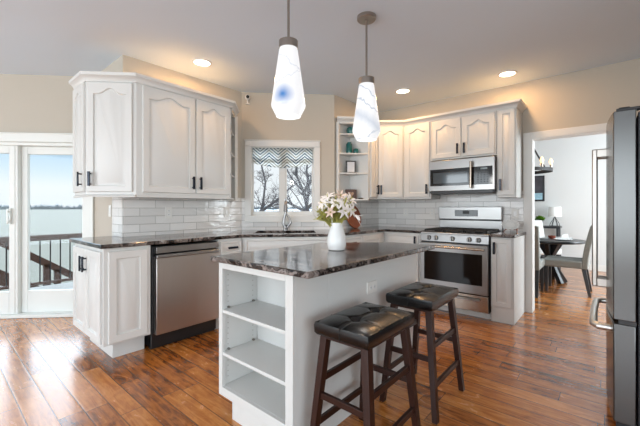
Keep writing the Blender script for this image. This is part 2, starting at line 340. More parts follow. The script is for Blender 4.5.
        fs = [(a * n + i, a * n + (i + 1) % n, (a + 1) * n + (i + 1) % n, (a + 1) * n + i) for a in range(len(loops) - 1) for i in range(n)]
        fs += [tuple(range(n))[::-1], tuple((len(loops) - 1) * n + i for i in range(n))]
        return s._add(vs, fs)
    def sweep(s, path, prof, closed_prof=True):
        # path: xy points, profile: (out, z), out = right-hand side of the travel direction
        n = len(path); P = [Vector((x, y)) for x, y in path]; rows = []
        for i in range(n):
            d0 = (P[i] - P[i - 1]).normalized() if i > 0 else None; d1 = (P[i + 1] - P[i]).normalized() if i < n - 1 else None
            n0 = Vector((d0.y, -d0.x)) if d0 else None; n1 = Vector((d1.y, -d1.x)) if d1 else None
            if n0 is None: m = n1
            elif n1 is None: m = n0
            else:
                m = (n0 + n1).normalized(); m = m / max(0.3, m.dot(n0))
            rows.append([(P[i].x + m.x * o, P[i].y + m.y * o, z) for o, z in prof])
        k = len(prof); vs = [p for r in rows for p in r]
        fs = [(i * k + j, i * k + (j + 1) % k, (i + 1) * k + (j + 1) % k, (i + 1) * k + j) for i in range(n - 1) for j in range(k)]
        fs += [tuple(range(k))[::-1], tuple((n - 1) * k + j for j in range(k))]
        return s._add(vs, fs)
    def build(s, name, m, parent=None, bevel=0.0, seg=2, sub=0, solid=0.0):
        me = bpy.data.meshes.new(name); me.from_pydata(s.v, [], s.f)
        bm = bmesh.new(); bm.from_mesh(me)
        bmesh.ops.recalc_face_normals(bm, faces=bm.faces)
        for f in bm.faces: f.smooth = True
        for e in bm.edges:
            if len(e.link_faces) == 2 and e.calc_face_angle(0) > math.radians(38): e.smooth = False
        bm.to_mesh(me); bm.free(); me.materials.append(m)
        o = bpy.data.objects.new(name, me); COL.objects.link(o)
        if parent: o.parent = parent
        if solid:
            md = o.modifiers.new('thickness', 'SOLIDIFY'); md.thickness = solid; md.offset = 0
        if bevel:
            md = o.modifiers.new('bevel', 'BEVEL'); md.width = bevel; md.segments = seg; md.limit_method = 'ANGLE'; md.angle_limit = math.radians(40)
        if sub:
            md = o.modifiers.new('smooth', 'SUBSURF'); md.levels = sub; md.render_levels = sub
        return o

def tag(o, label=None, cat=None, group=None, kind=None):
    if label: o['label'] = label
    if cat: o['category'] = cat
    if group: o['group'] = group
    if kind: o['kind'] = kind
    return o
def thing(name, label, cat, loc=(0, 0, 0), rz=0.0, group=None):
    o = bpy.data.objects.new(name, None); COL.objects.link(o); o.empty_display_size = 0.1
    o.location = loc; o.rotation_euler = (0, 0, rz); return tag(o, label, cat, group)
def struct(o, label=None): return tag(o, label=label, kind='structure')
def copy_tree(o, parent=None):
    c = o.copy(); COL.objects.link(c); c.parent = parent
    for ch in list(o.children): copy_tree(ch, c)
    return c
# ------------------------------------------------------------------ the setting
CEIL = 2.66
R90, R45 = PI / 2, PI / 4
def wall(name, p0, p1, openings=(), th=0.12, m=None, z1=CEIL + 0.05, z0=0.0):
    # seen from the room p0 is on the left; local x runs along, local y into the wall
    d = Vector((p1[0] - p0[0], p1[1] - p0[1])); Lw = d.length; mb = MB(); x = 0.0
    for (a, b, c, e) in sorted(openings):
        if a > x: mb.box(x, a, 0, th, z0, z1)
        if c > z0: mb.box(a, b, 0, th, z0, c)
        if e < z1: mb.box(a, b, 0, th, e, z1)
        x = b
    if x < Lw: mb.box(x, Lw, 0, th, z0, z1)
    o = mb.build(name, m or M_wall); o.location = (p0[0], p0[1], 0); o.rotation_euler = (0, 0, math.atan2(d.y, d.x)); return struct(o)

fl = MB().prism([(-6.95, -1.39), (-4.34, 1.22), (-3.50, 1.22), (-3.50, 2.60), (-2.67, 3.43), (-2.67, 8.3), (2.5, 8.3), (2.5, 4.5), (4.0, 4.5), (4.0, -4.5), (-6.95, -4.5)], -0.12, 0.0).build('floor', M_floor); struct(fl)
ce = MB().prism([(-7.1, -1.39), (-4.44, 1.34), (-3.60, 1.34), (-3.60, 2.64), (-2.78, 3.47), (-2.78, 8.4), (2.6, 8.4), (2.6, 4.6), (4.1, 4.6), (4.1, -4.6), (-7.1, -4.6)], CEIL, CEIL + 0.12).build('ceiling', M_ceil); struct(ce)
W_patio = wall('wall_patio', (-6.95, -1.39), (-4.34, 1.22), [(1.72, 3.62, 0.0, 1.92)])
W_return = wall('wall_return', (-4.34, 1.22), (-3.63, 1.22))
W_left = wall('wall_left', (-3.51, 1.22), (-3.51, 2.59))
W_window = wall('wall_window', (-3.51, 2.59), (-2.68, 3.42), [(0.112, 0.918, 1.085, 1.985)])
W_nook = wall('wall_nook', (-2.68, 3.42), (-2.68, 4.52))
W_range = wall('wall_range', (-2.68, 4.52), (4.0, 4.52), [(2.015, 3.04, 0.0, 2.0)])
wall('wall_fridge', (0.86, 4.52), (0.86, 2.30))
wall('wall_back', (4.0, -4.5), (-6.95, -4.5), [(2.4, 8.8, 0.35, 2.45)])
wall('wall_east', (4.0, 4.52), (4.0, -4.5), [(3.5, 8.4, 0.35, 2.45)])
wall('wall_west', (-6.95, -4.5), (-6.95, -1.39))
wall('wall_dining_far', (-2.68, 8.3), (2.5, 8.3), m=M_wallw)
wall('wall_dining_left', (-2.68, 4.64), (-2.68, 8.3), m=M_wallw)
wall('wall_dining_right', (2.5, 8.3), (2.5, 4.64), [(0.6, 3.0, 0.5, 2.4)], m=M_wallw)
struct(MB().box(-2.68, 2.5, 8.285, 8.30, 0, 0.12).build('baseboard_dining', M_trim, bevel=0.003))
struct(MB().box(0, 1.0, -0.015, 0, 0, 0.10).build('baseboard_range', M_trim, bevel=0.003)).location = (0.40, 4.52, 0)

# tiled backsplash, sitting on each wall
def splash(w, boxes):
    mb = MB()
    for b in boxes: mb.box(*b)
    o = mb.build('tile_backsplash', M_tile, w); return o
splash(W_left, [(0.0, 1.37, -0.008, 0, 0.925, 1.325)])
splash(W_return, [(0.57, 0.83, -0.008, 0, 0.925, 1.325)])
splash(W_window, [(0.004, 0.04, -0.008, 0, 0.925, 1.325), (0.04, 0.99, -0.008, 0, 0.925, 1.02), (0.99, 1.17, -0.008, 0, 0.925, 1.325)])
splash(W_nook, [(0.004, 1.10, -0.008, 0, 0.925, 1.325)])
splash(W_range, [(0.008, 1.94, -0.008, 0, 0.88, 1.40)])

# kitchen window: local frame of the window wall
def at(o, p, rz): o.location = (p[0], p[1], 0 if len(p) < 3 else p[2]); o.rotation_euler = (0, 0, rz); return o
PW = (-3.51, 2.59)
win = MB().box(0.04, 0.118, -0.022, 0, 1.10, 1.975).box(0.912, 0.99, -0.022, 0, 1.10, 1.975).box(0.04, 0.99, -0.026, 0, 1.975, 2.06).box(0.035, 0.995, -0.034, 0, 2.045, 2.06)\
    .box(0.04, 0.99, -0.022, 0, 1.02, 1.10).box(0.035, 0.995, -0.03, 0, 1.02, 1.034).box(0.045, 0.118, -0.03, -0.02, 1.985, 2.04).box(0.912, 0.985, -0.03, -0.02, 1.985, 2.04).build('window_1', M_trim, bevel=0.004)
at(win, PW, R45); struct(win)
MB().box(0.112, 0.124, 0.0, 0.12, 1.085, 1.985).box(0.906, 0.918, 0, 0.12, 1.085, 1.985).box(0.124, 0.906, 0, 0.12, 1.965, 1.985).box(0.124, 0.906, 0, 0.12, 1.085, 1.105).box(0.483, 0.547, 0.05, 0.11, 1.105, 1.965).build('window_frame', M_trim, win, 0.003)
for a, b in ((0.124, 0.483), (0.547, 0.906)):
    sash = MB().box(a, a + 0.018, 0.06, 0.10, 1.105, 1.965).box(b - 0.018, b, 0.06, 0.10, 1.105, 1.965).box(a + 0.018, b - 0.018, 0.06, 0.10, 1.93, 1.965).box(a + 0.018, b - 0.018, 0.06, 0.10, 1.105, 1.158).build('sash', M_trim, win, 0.003)
    MB().box(a + 0.018, b - 0.018, 0.078, 0.082, 1.158, 1.93).build('pane', M_glass, sash)

# patio door: local frame at the wall corner K, x runs to the left as negative numbers
PK = (-4.34, 1.22)
pd = MB().box(-2.10, -1.93, -0.022, 0, 0, 2.02).box(-0.10, -0.004, -0.022, 0, 0, 2.02).box(-2.10, -0.004, -0.026, 0, 1.92, 2.02).box(-2.10, -0.004, -0.034, 0, 2.005, 2.02).build('door_1', M_trimd, bevel=0.004)
at(pd, PK, R45); struct(pd)
MB().box(-1.93, -1.90, 0, 0.12, 0, 1.92).box(-0.13, -0.07, 0.0, 0.12, 0, 1.92).box(-1.90, -0.13, 0, 0.12, 1.885, 1.92).build('door_frame', M_trimd, pd, 0.003)
MB().box(-1.93, -0.07, -0.03, 0.14, 0.002, 0.035).build('threshold', M_trimd, pd, 0.003)
def panel(x0, x1, y0, st, zb, zt, lite):
    p = MB().box(x0, x0 + st, y0, y0 + 0.04, 0.035, 1.885).box(x1 - 0.06, x1, y0, y0 + 0.04, 0.035, 1.885).box(x0 + st, x1 - 0.06, y0, y0 + 0.04, 0.035, zb).box(x0 + st, x1 - 0.06, y0, y0 + 0.04, zt, 1.885).build('door_panel', M_trimd, pd, 0.004)
    MB().box(x0 + st, x1 - 0.06, y0 + 0.018, y0 + 0.022, zb, zt).build('pane', M_glass, p); return p
panel(-0.815, -0.06, 0.07, 0.065, 0.28, 1.80, 1)
pl = panel(-1.90, -0.84, 0.015, 0.10, 0.28, 1.80, 1)
MB().box(-0.886, -0.870, -0.006, 0.015, 1.02, 1.20).box(-0.882, -0.874, -0.03, -0.006, 1.05, 1.07).box(-0.882, -0.874, -0.03, -0.006, 1.15, 1.17).box(-0.886, -0.870, -0.038, -0.028, 1.03, 1.19).build('door_handle', M_trimd, pl, 0.002)
MB().box(-0.84, -0.815, 0.02, 0.10, 0.035, 1.885).build('jamb_post', M_trimd, pd, 0.002)

# cased doorway to the dining room
dt = MB().box(-0.745, -0.665, 4.498, 4.52, 0, 2.065).box(0.36, 0.45, 4.498, 4.52, 0, 2.065).box(-0.665, 0.36, 4.498, 4.52, 1.995, 2.065).box(-0.670, -0.655, 4.50, 4.66, 0, 2.0).box(0.35, 0.365, 4.50, 4.66, 0, 2.0).box(-0.655, 0.35, 4.50, 4.66, 1.985, 2.0).build('trim_1', M_trim, bevel=0.003); struct(dt)

# crown moulding over the wall cabinets
CP = [(0.0, 2.305), (0.010, 2.305), (0.013, 2.320), (0.032, 2.342), (0.048, 2.350), (0.051, 2.375), (0.0, 2.375)]
TL = [(-3.80, 0.911), (-3.462, 0.911), (-3.165, 1.208), (-3.165, 2.19), (-3.42, 2.43)]
struct(MB().sweep(TL, CP).build('trim_2', M_cab))
TR = [(-2.67, 3.465), (-2.37, 3.76), (-2.37, 3.965), (-2.10, 4.195), (-0.762, 4.195), (-0.762, 4.515)]
struct(MB().sweep(TR, CP).build('trim_3', M_cab))

# ------------------------------------------------------------------ outside
dk = MB()
for i in range(16): dk.box(-7.6 + i * 0.142, -7.6 + i * 0.142 + 0.136, -3.0, 4.2, -0.22, -0.18)
dk.box(-7.6, -5.3, -3.0, 4.2, -0.30, -0.222)
struct(dk.build('deck_floor', M_deck))
def rail():
    t = thing('deck_railing', 'brown deck railing with thin balusters outside the patio door', 'railing', (-7.27, -2.6, -0.18))
    MB().box(-0.06, 0.06, 0, 6.4, 0.88, 0.925).box(-0.02, 0.02, 0, 6.4, 0.83, 0.88).build('top_rail', M_rail, t, 0.004)
    MB().box(-0.02, 0.02, 0, 6.4, 0.09, 0.135).build('bottom_rail', M_rail, t, 0.003)
    for i in range(46):
        y = 0.10 + i * 0.139
        if -2.6 + y > -0.5 and -2.6 + y < 2.9: MB().tube([(0, y, 0.135), (0, y, 0.83)], 0.010, 8).build('baluster', M_pole if False else M_iron, t)
    for y in (0.04, 2.1, 6.35): MB().box(-0.045, 0.045, y - 0.045, y + 0.045, 0.0, 0.96).build('post', M_rail, t, 0.004)
rail()
t = thing('stair_railing', 'brown stair handrail descending outside behind the deck railing', 'railing', (-7.9, 1.0, -1.5))
MB().bar((0, -0.5, 2.36), (0, 2.4, 0.28), 0.10, 0.12).build('handrail', M_rail, t, 0.004)
MB().bar((0, -0.5, 1.75), (0, 2.4, -0.33), 0.05, 0.22).build('stringer', M_rail, t, 0.004)
for y in (0.46, 0.62, 1.6): MB().box(-0.05, 0.05, y - 0.05, y + 0.05, 0.0, 2.0 - y * 0.717).build('post', M_rail, t, 0.004)
wt = MB().box(-6000, 6000, -3000, 6000, -6.2, -6.0).build('bay_water', M_water); struct(wt)
def ridge(name, pts, zt, depth, m, seed, label):
    rnd = random.Random(seed); mb = MB(); n = len(pts); rows = []
    for (x, y) in pts:
        d = Vector((x, y)).normalized(); h = zt * (0.45 + 0.75 * rnd.random())
        rows.append([(x, y, -6.0), (x, y, -6.0 + h * 0.7), (x + d.x * depth * 0.3, y + d.y * depth * 0.3, -6 + h), (x + d.x * depth, y + d.y * depth, -6.0)])
    vs = [p for r in rows for p in r]
    mb._add(vs, [(i * 4 + j, i * 4 + j + 1, (i + 1) * 4 + j + 1, (i + 1) * 4 + j) for i in range(n - 1) for j in range(3)])
    return struct(mb.build(name, m), label)
def fan(R, a0, a1, n): return [(R * math.sin(-math.radians(a)), R * math.cos(math.radians(a))) for a in [a0 + (a1 - a0) * i / (n - 1) for i in range(n)]]
ridge('far_shore', fan(2100, 60, 110, 260), 24, 200, M_shore, 3, None)
ridge('opposite_shore', fan(1200, 20, 58, 160), 14, 120, M_shore, 5, None)
ridge('south_shore', fan(2100, 120, 260, 300), 26, 200, M_shore, 8, None)
t = MB().tube([(0, 0, 0), (0, 0, 4.0)], [0.16, 0.13], 10).box(-0.5, 0.5, -0.12, 0.12, 4.0, 4.25).box(-0.3, 0.3, -0.1, 0.1, 3.6, 3.72).build('dock_piling', M_pole)
t.location = (-46.5, 18.2, -6.0); tag(t, 'thin grey piling standing in the bay beyond the deck railing', 'piling')
# snowy yard beyond the kitchen window
def yard():
    rnd = random.Random(4); mb = MB(); rows = []
    C = Vector((-0.745, 0.667)); P = Vector((0.667, 0.745))
    D = [7.0, 9, 12, 16, 21, 27, 34, 42, 50, 56]; Z = [-1.6, -1.2, -0.6, -0.1, 0.35, 0.70, 0.92, 1.02, 1.0, -2.0]
    for d, z in zip(D, Z):
        rows.append([(C.x * d + P.x * k, C.y * d + P.y * k, z + rnd.uniform(-0.05, 0.05) * (d / 20)) for k in [(i - 11.5) / 11.5 * 0.33 * d for i in range(24)]])
    n = 24; vs = [p for r in rows for p in r]
    mb._add(vs, [(i * n + j, i * n + j + 1, (i + 1) * n + j + 1, (i + 1) * n + j) for i in range(len(D) - 1) for j in range(n - 1)])
    return struct(mb.build('snowy_ground', M_snow))
yard()
def tree(loc, limbs, seed, label, depth=4):
    rnd = random.Random(seed); mb = MB()
    def grow(p, d, ln, r, k):
        pts = [p]; rs = [r]; q = Vector(p); dd = Vector(d)
        for i in range(4):
            dd = (dd + Vector((rnd.uniform(-.2, .2), rnd.uniform(-.2, .2), rnd.uniform(-.12, .18)))).normalized(); q = q + dd * ln / 4; pts.append(q.copy()); rs.append(r * (1 - 0.13 * (i + 1)))
        mb.tube(pts, rs, 5, True)
        if k <= 0: return
        for i in range(rnd.choice((3, 4))):
            j = rnd.randint(1, 4); ax = Vector((rnd.uniform(-1, 1), rnd.uniform(-1, 1), rnd.uniform(-.4, .8))).normalized()
            grow(pts[j], (dd * 0.62 + ax * 0.85).normalized(), ln * rnd.uniform(.52, .78), max(0.0035, rs[j] * 0.55), k - 1)
    for pts, r, k in limbs:
        P = [Vector(p) for p in pts]; rs = [r * (1 - 0.55 * i / (len(P) - 1)) for i in range(len(P))]
        mb.tube(P, rs, 8)
        for i in range(1, len(P)):
            for c in range(3 if i < len(P) - 1 else 4):
                d = (P[i] - P[i - 1]).normalized(); ax = Vector((rnd.uniform(-1, 1), rnd.uniform(-1, 1), rnd.uniform(-.3, .9))).normalized()
                grow(P[i] - (P[i] - P[i - 1]) * rnd.random() * 0.5, (d * 0.45 + ax).normalized(), (P[i] - P[i - 1]).length * rnd.uniform(.5, .9), rs[i] * 0.5, k)
    o = mb.build('bare_tree', M_bark); o.location = loc; o.rotation_euler = (0, 0, math.radians(40.5)); return tag(o, label, 'tree')
# local x = camera right, y = depth
def camw(X, d): return (X * 0.76 - d * 0.649, X * 0.649 + d * 0.76)
x, y = camw(-2.05, 10.5)
tree((x, y, -1.1), [([(0, 0, 0), (0.02, 0, 1.7), (0.25, 0.1, 2.4), (0.35, 0, 3.1), (0.15, 0.1, 3.9)], 0.05, 3), ([(0.1, 0, 2.1), (0.7, 0.1, 2.55), (1.2, 0, 3.0)], 0.05, 2), ([(0.03, 0, 1.8), (-0.3, 0, 2.6), (-0.5, .1, 3.5)], 0.045, 2), ([(0.02, 0, 1.75), (0.5, 0.1, 2.05), (1.05, 0, 2.0)], 0.04, 2)], 11, 'bare winter tree seen through the left window sash')
x, y = camw(-0.35, 12.0)
tree((x, y, -0.9), [([(0, 0, 0), (-0.05, 0, 1.9), (-0.25, 0, 2.7), (-0.5, 0, 3.3), (-0.45, 0, 4.2)], 0.07, 3), ([(-0.25, 0, 2.6), (0.2, 0.1, 3.4), (0.5, 0, 4.1)], 0.07, 2), ([(-0.05, 0, 1.9), (-0.8, 0.1, 2.3), (-1.3, 0, 2.2)], 0.06, 2), ([(-0.1, 0, 2.1), (0.5, .1, 2.6), (1.1, 0, 2.8)], 0.06, 2)], 23, 'thick-trunked bare tree seen through the right window sash')
x, y = camw(-1.3, 30.0)
tree((x, y, 0.6), [([(0, 0, 0), (0.3, 0, 2.2), (0.1, 0, 4.0), (0.4, 0, 6.0)], 0.14, 2), ([(0.2, 0, 1.6), (-1.2, 0.1, 3.2), (-2.0, 0, 4.6)], 0.09, 2)], 31, 'smaller distant bare tree behind the window mullion')
# ------------------------------------------------------------------ cabinets
UX, UY = (1, 0, 0), (0, 1, 0)
def pull(parent, c, out, ln=0.125, vertical=True, m=None):
    # chunky dark bar pull standing off the door; c = centre on the door face, out = outward normal
    o = Vector(out); mb = MB(); r = Vector((-o.y, o.x, 0)); c = Vector(c)
    ax = Vector((0, 0, 1)) if vertical else r; sd = r if vertical else Vector((0, 0, 1))
    def blk(cc, a, b, d):  # half sizes along ax, sd, out
        vs = [cc + ax * (i * a) + sd * (j * b) + o * (k * d) for k in (-1, 1) for j in (-1, 1) for i in (-1, 1)]
        mb._add(vs, [(0, 2, 3, 1), (4, 5, 7, 6), (0, 1, 5, 4), (2, 6, 7, 3), (0, 4, 6, 2), (1, 3, 7, 5)])
    blk(c + o * 0.030, ln / 2, 0.011, 0.006)
    for s in (-1, 1): blk(c + ax * (s * ln * 0.36) + o * 0.013, 0.006, 0.006, 0.013)
    return mb.build('pull', m or M_pull, parent, 0.003)
def door(t, O, U, Nv, w, h, arch=True, pl=None, vertical=True, name='door', th=0.020, stile=0.055):
    d = MB().door(O, U, Nv, w, h, arch, th, stile).build(name, M_cab, t)
    if pl:
        c = Vector(O) + Vector(U) * pl[0] + Vector((0, 0, pl[1])) + Vector(Nv) * th
        pull(d, c, Nv, vertical=vertical, ln=0.125 if vertical else 0.11)
    return d
UB, UT = 1.318, 2.31
# angled wall cabinet at the peninsula end (world axes, origin at its corner)
ox, oy = -3.462, 0.911
t = thing('angled_wall_cabinet', 'white angled upper cabinet at the left end, beside the patio door', 'cabinet', (ox, oy, UB))
H = UT - UB
MB().prism([(-0.34, 0.0), (0, 0), (0.297, 0.297), (0.297, 0.304), (-0.045, 0.304), (-0.34, 0.304)], 0, H).build('body', M_cab, t, 0.002)
s45 = math.sqrt(0.5)
door(t, (-0.335, 0, 0.025), UX, (0, -1, 0), 0.318, H - 0.04, True, (0.285, 0.11))
door(t, (0.02 * s45, 0.02 * s45, 0.025), (s45, s45, 0), (s45, -s45, 0), 0.372, H - 0.04, True, (0.03, 0.11), stile=0.048)
MB().sweep([(-0.34, 0.0), (0, 0), (0.297, 0.297)], [(-0.01, -0.022), (0.012, -0.022), (0.016, -0.008), (0.004, 0.0), (-0.01, 0.0)]).build('light_rail', M_cab, t)
# two-door wall cabinet, local x along +y world
t = thing('wall_cabinet', 'white double-door upper cabinet above the dishwasher', 'cabinet', (-3.165, 1.212, UB), R90)
Wc = 2.176 - 1.212
MB().box(0, Wc, 0, 0.338, 0, H).build('body', M_cab, t, 0.002)
door(t, (0.045, 0, 0.025), UX, (0, -1, 0), 0.50, H - 0.04, True, (0.47, 0.105))
door(t, (0.56, 0, 0.025), UX, (0, -1, 0), 0.395, H - 0.04, True, (0.035, 0.105))
MB().box(0, Wc, -0.012, 0.33, -0.022, 0.0).build('light_rail', M_cab, t, 0.003)
# open quarter shelves ending the left run
def end_shelf(label, loc, rz, tri, zs, back):
    t = thing('corner_shelf', label, 'shelf', loc, rz)
    for z in zs: MB().prism(tri, z, z + 0.018).build('shelf', M_cab, t, 0.003)
    for b in back: MB().box(*b).build('side_panel', M_cab, t, 0.002)
    return t
end_shelf('white open corner shelves ending the left upper cabinets, next to the window', (-3.165, 2.178, UB), R90, [(0.0, 0.0), (0.02, 0.0), (0.13, 0.14), (0.28, 0.30), (0.28, 0.34), (0.0, 0.34)], (-0.02, 0.245, 0.49, 0.74, H - 0.02),
          [(0, 0.018, 0.0, 0.34, 0, H), (0.245, 0.285, 0.25, 0.335, -0.02, H)])
# right side: shelves, narrow, diagonal and range-side uppers
cs = end_shelf('white open corner shelves holding teal pottery, right of the window', (-2.672, 3.46, UB), 0, [(0.008, -0.005), (0.03, 0.0), (0.13, 0.09), (0.298, 0.275), (0.298, 0.30), (0.008, 0.30)], (-0.02, 0.321, 0.576, 0.828, H - 0.02),
          [(0.005, 0.302, 0.28, 0.298, -0.02, H), (0.005, 0.04, -0.012, 0.012, -0.02, H), (0.0, 0.008, 0.0, 0.28, -0.02, H)])
t = thing('narrow_wall_cabinet', 'slim white upper cabinet between the open shelves and the corner cabinet', 'cabinet', (-2.37, 3.765, UB), R90)
MB().box(0, 0.196, 0, 0.30, 0, H).build('body', M_cab, t, 0.002)
door(t, (0.02, 0, 0.025), UX, (0, -1, 0), 0.165, H - 0.04, False, (0.135, 0.10))
t = thing('corner_wall_cabinet', 'white diagonal corner upper cabinet with arched door', 'cabinet', (-2.37, 3.965, UB))
MB().prism([(0, 0), (0.27, 0.23), (0.27, 0.545), (-0.30, 0.545), (-0.30, 0)], 0, H).build('body', M_cab, t, 0.002)
dl = math.hypot(0.27, 0.23); ux, uy = 0.27 / dl, 0.23 / dl
door(t, (ux * 0.012, uy * 0.012, 0.025), (ux, uy, 0), (uy, -ux, 0), dl - 0.03, H - 0.04, True, (0.035, 0.10))
t = thing('slim_wall_cabinet', 'white upper cabinet with one arched door, left of the microwave', 'cabinet', (-2.097, 4.195, UB))
MB().box(0, 0.38, 0, 0.315, 0, H).build('body', M_cab, t, 0.002)
door(t, (0.03, 0, 0.025), UX, (0, -1, 0), 0.335, H - 0.04, True, (0.305, 0.10))
ZM = 1.80
t = thing('bridge_wall_cabinet', 'short white double-door upper cabinet above the microwave', 'cabinet', (-1.714, 4.195, ZM))
Hm = UT - ZM
MB().box(0, 0.752, 0, 0.315, 0, Hm).build('body', M_cab, t, 0.002)
door(t, (0.012, 0, 0.02), UX, (0, -1, 0), 0.355, Hm - 0.045, True, (0.325, 0.095))
door(t, (0.385, 0, 0.02), UX, (0, -1, 0), 0.355, Hm - 0.045, True, (0.03, 0.095))
t = thing('end_wall_cabinet', 'narrow white upper cabinet right of the microwave, at the doorway end', 'cabinet', (-0.958, 4.195, UB))
MB().box(0, 0.198, 0, 0.315, 0, H).build('body', M_cab, t, 0.002)
door(t, (0.016, 0, 0.025), UX, (0, -1, 0), 0.170, H - 0.04, False, (0.03, 0.115), stile=0.045)

# base cabinets
BT = 0.893; IT = 0.885
t = thing('peninsula_cabinet', 'white base cabinet with two end doors, nearest the patio door', 'cabinet', (-3.63, 0.87, 0))
MB().box(0, 0.74, 0, 0.345, 0.15, BT).build('body', M_cab, t, 0.002)
MB().box(0.05, 0.625, 0.10, 0.343, 0, 0.15).build('toe_kick', M_cab, t, 0.002)
door(t, (0.02, 0, 0.165), UX, (0, -1, 0), 0.345, 0.70, False, (0.315, 0.58))
door(t, (0.375, 0, 0.165), UX, (0, -1, 0), 0.345, 0.70, False, (0.03, 0.58))
door(t, (0.74, 0.03, 0.165), UY, (1, 0, 0), 0.285, 0.70, False, name='front_panel')
t = thing('drawer_cabinet', 'narrow white drawer base cabinet between dishwasher and sink cabinet', 'cabinet', (-2.89, 1.856, 0), R90)
MB().box(0, 0.278, 0, 0.60, 0.10, BT).build('body', M_cab, t, 0.002)
MB().box(0, 0.278, 0.07, 0.59, 0, 0.10).build('toe_kick', M_cab, t)
door(t, (0.015, 0, 0.735), UX, (0, -1, 0), 0.25, 0.135, False, (0.125, 0.07), False, 'drawer', stile=0.02)
door(t, (0.015, 0, 0.115), UX, (0, -1, 0), 0.25, 0.60, False, (0.22, 0.5))
t = thing('sink_cabinet', 'wide white sink base cabinet set diagonally under the window', 'cabinet', (-2.89, 2.138, 0), R45)
MB().prism([(0, 0), (1.005, 0.04), (0.92, 0.66), (0.10, 0.66)], 0.10, 0.62).build('body', M_cab, t, 0.002)
MB().prism([(0, 0), (1.005, 0.04), (1.005, 0.06), (0, 0.02)], 0.62, BT).build('apron', M_cab, t, 0.002)
MB().box(0.06, 0.90, 0.11, 0.62, 0, 0.10).build('toe_kick', M_cab, t)
SX = (0.9992, 0.0398, 0); SN = (0.0398, -0.9992, 0)
door(t, (0.03, 0, 0.725), SX, SN, 0.945, 0.155, False, name='false_front', stile=0.02)
door(t, (0.03, 0.001, 0.115), SX, SN, 0.465, 0.59, False, (0.43, 0.5)); door(t, (0.505, 0.02, 0.115), SX, SN, 0.465, 0.59, False, (0.035, 0.5))
t = thing('corner_base_cabinet', 'white base cabinet right of the sink under the corner shelves', 'cabinet', (-2.222, 2.90, 0), R90)
MB().prism([(0.01, 0), (0.99, 0), (0.99, 0.445), (0.53, 0.445)], 0.10, BT).build('body', M_cab, t, 0.002)
MB().prism([(0.11, 0.07), (0.99, 0.07), (0.99, 0.44), (0.54, 0.44)], 0, 0.10).build('toe_kick', M_cab, t)
door(t, (0.03, 0, 0.735), UX, (0, -1, 0), 0.42, 0.135, False, (0.2, 0.07), False, 'drawer', stile=0.02)
door(t, (0.03, 0, 0.115), UX, (0, -1, 0), 0.42, 0.60, False, (0.38, 0.5)); door(t, (0.47, 0, 0.115), UX, (0, -1, 0), 0.42, 0.755, False)
t = thing('range_side_cabinet', 'white drawer base cabinet immediately left of the range', 'cabinet', (-2.667, 3.90, 0))
MB().box(0, 0.946, 0, 0.605, 0.10, BT).build('body', M_cab, t, 0.002)
MB().box(0.60, 0.946, 0.07, 0.60, 0, 0.10).build('toe_kick', M_cab, t)
door(t, (0.48, 0, 0.735), UX, (0, -1, 0), 0.44, 0.135, False, (0.405, 0.06), True, 'drawer', stile=0.02)
door(t, (0.48, 0, 0.115), UX, (0, -1, 0), 0.44, 0.60, False, (0.405, 0.5))
t = thing('end_base_cabinet', 'narrow white base cabinet right of the range, at the doorway end', 'cabinet', (-0.944, 3.90, 0))
MB().box(0, 0.216, 0, 0.60, 0.155, BT).build('body', M_cab, t, 0.002)
MB().box(0, 0.216, 0.012, 0.60, 0, 0.155).build('toe_kick', M_cab, t, 0.002)
door(t, (0.010, 0, 0.17), UX, (0, -1, 0), 0.192, 0.71, False, (0.03, 0.61), stile=0.045)

# worktops
def slab(name, outer, z0, z1, label, hole=None, bevel=0.005):
    bm = bmesh.new(); loops = [outer] + ([hole] if hole else []); es = []
    for lp in loops:
        vs = [bm.verts.new((x, y, z1)) for x, y in lp]
        es += [bm.edges.new((vs[i], vs[(i + 1) % len(vs)])) for i in range(len(vs))]
    bmesh.ops.triangle_fill(bm, edges=es, use_beauty=True)
    g = bmesh.ops.extrude_face_region(bm, geom=bm.faces[:])
    for v in g['geom']:
        if isinstance(v, bmesh.types.BMVert): v.co.z = z0
    bmesh.ops.recalc_face_normals(bm, faces=bm.faces)
    me = bpy.data.meshes.new(name); bm.to_mesh(me); bm.free(); me.materials.append(M_granite)
    o = bpy.data.objects.new(name, me); COL.objects.link(o)
    md = o.modifiers.new('bevel', 'BEVEL'); md.width = bevel; md.segments = 3; md.limit_method = 'ANGLE'; md.angle_limit = math.radians(40)
    return tag(o, label, 'countertop')
def wp(s, q):  # window-wall frame: s along the wall, q towards the room
    return (PW[0] + s * s45 + q * s45, PW[1] + s * s45 - q * s45)
hole = [wp(0.22, 0.20), wp(0.90, 0.20), wp(0.90, 0.60), wp(0.22, 0.60)]
slab('kitchen_countertop', [(-3.72, 0.845), (-2.865, 0.845), (-2.865, 2.125), (-2.197, 2.875), (-2.197, 3.872), (-1.718, 3.872), (-1.718, 4.512), (-2.671, 4.512), (-2.671, 3.42), (-3.502, 2.586), (-3.502, 1.212), (-3.72, 1.212)], BT + 0.001, 0.925, 'long dark granite countertop running along the wall cabinets and around the sink', hole)
slab('side_countertop', [(-0.948, 3.872), (-0.715, 3.872), (-0.715, 4.512), (-0.948, 4.512)], BT + 0.001, 0.925, 'small dark granite countertop right of the range')
slab('island_countertop', [(-1.785, 1.09), (-1.0, 1.09), (-1.0, 2.52), (-1.365, 2.52), (-1.785, 2.10)], IT + 0.001, 0.917, 'dark veined granite countertop on the island', bevel=0.008)
t = thing('kitchen_sink', 'dark undermount sink set in the countertop below the window', 'sink', wp(0.56, 0.40) + (0.668,), R45)
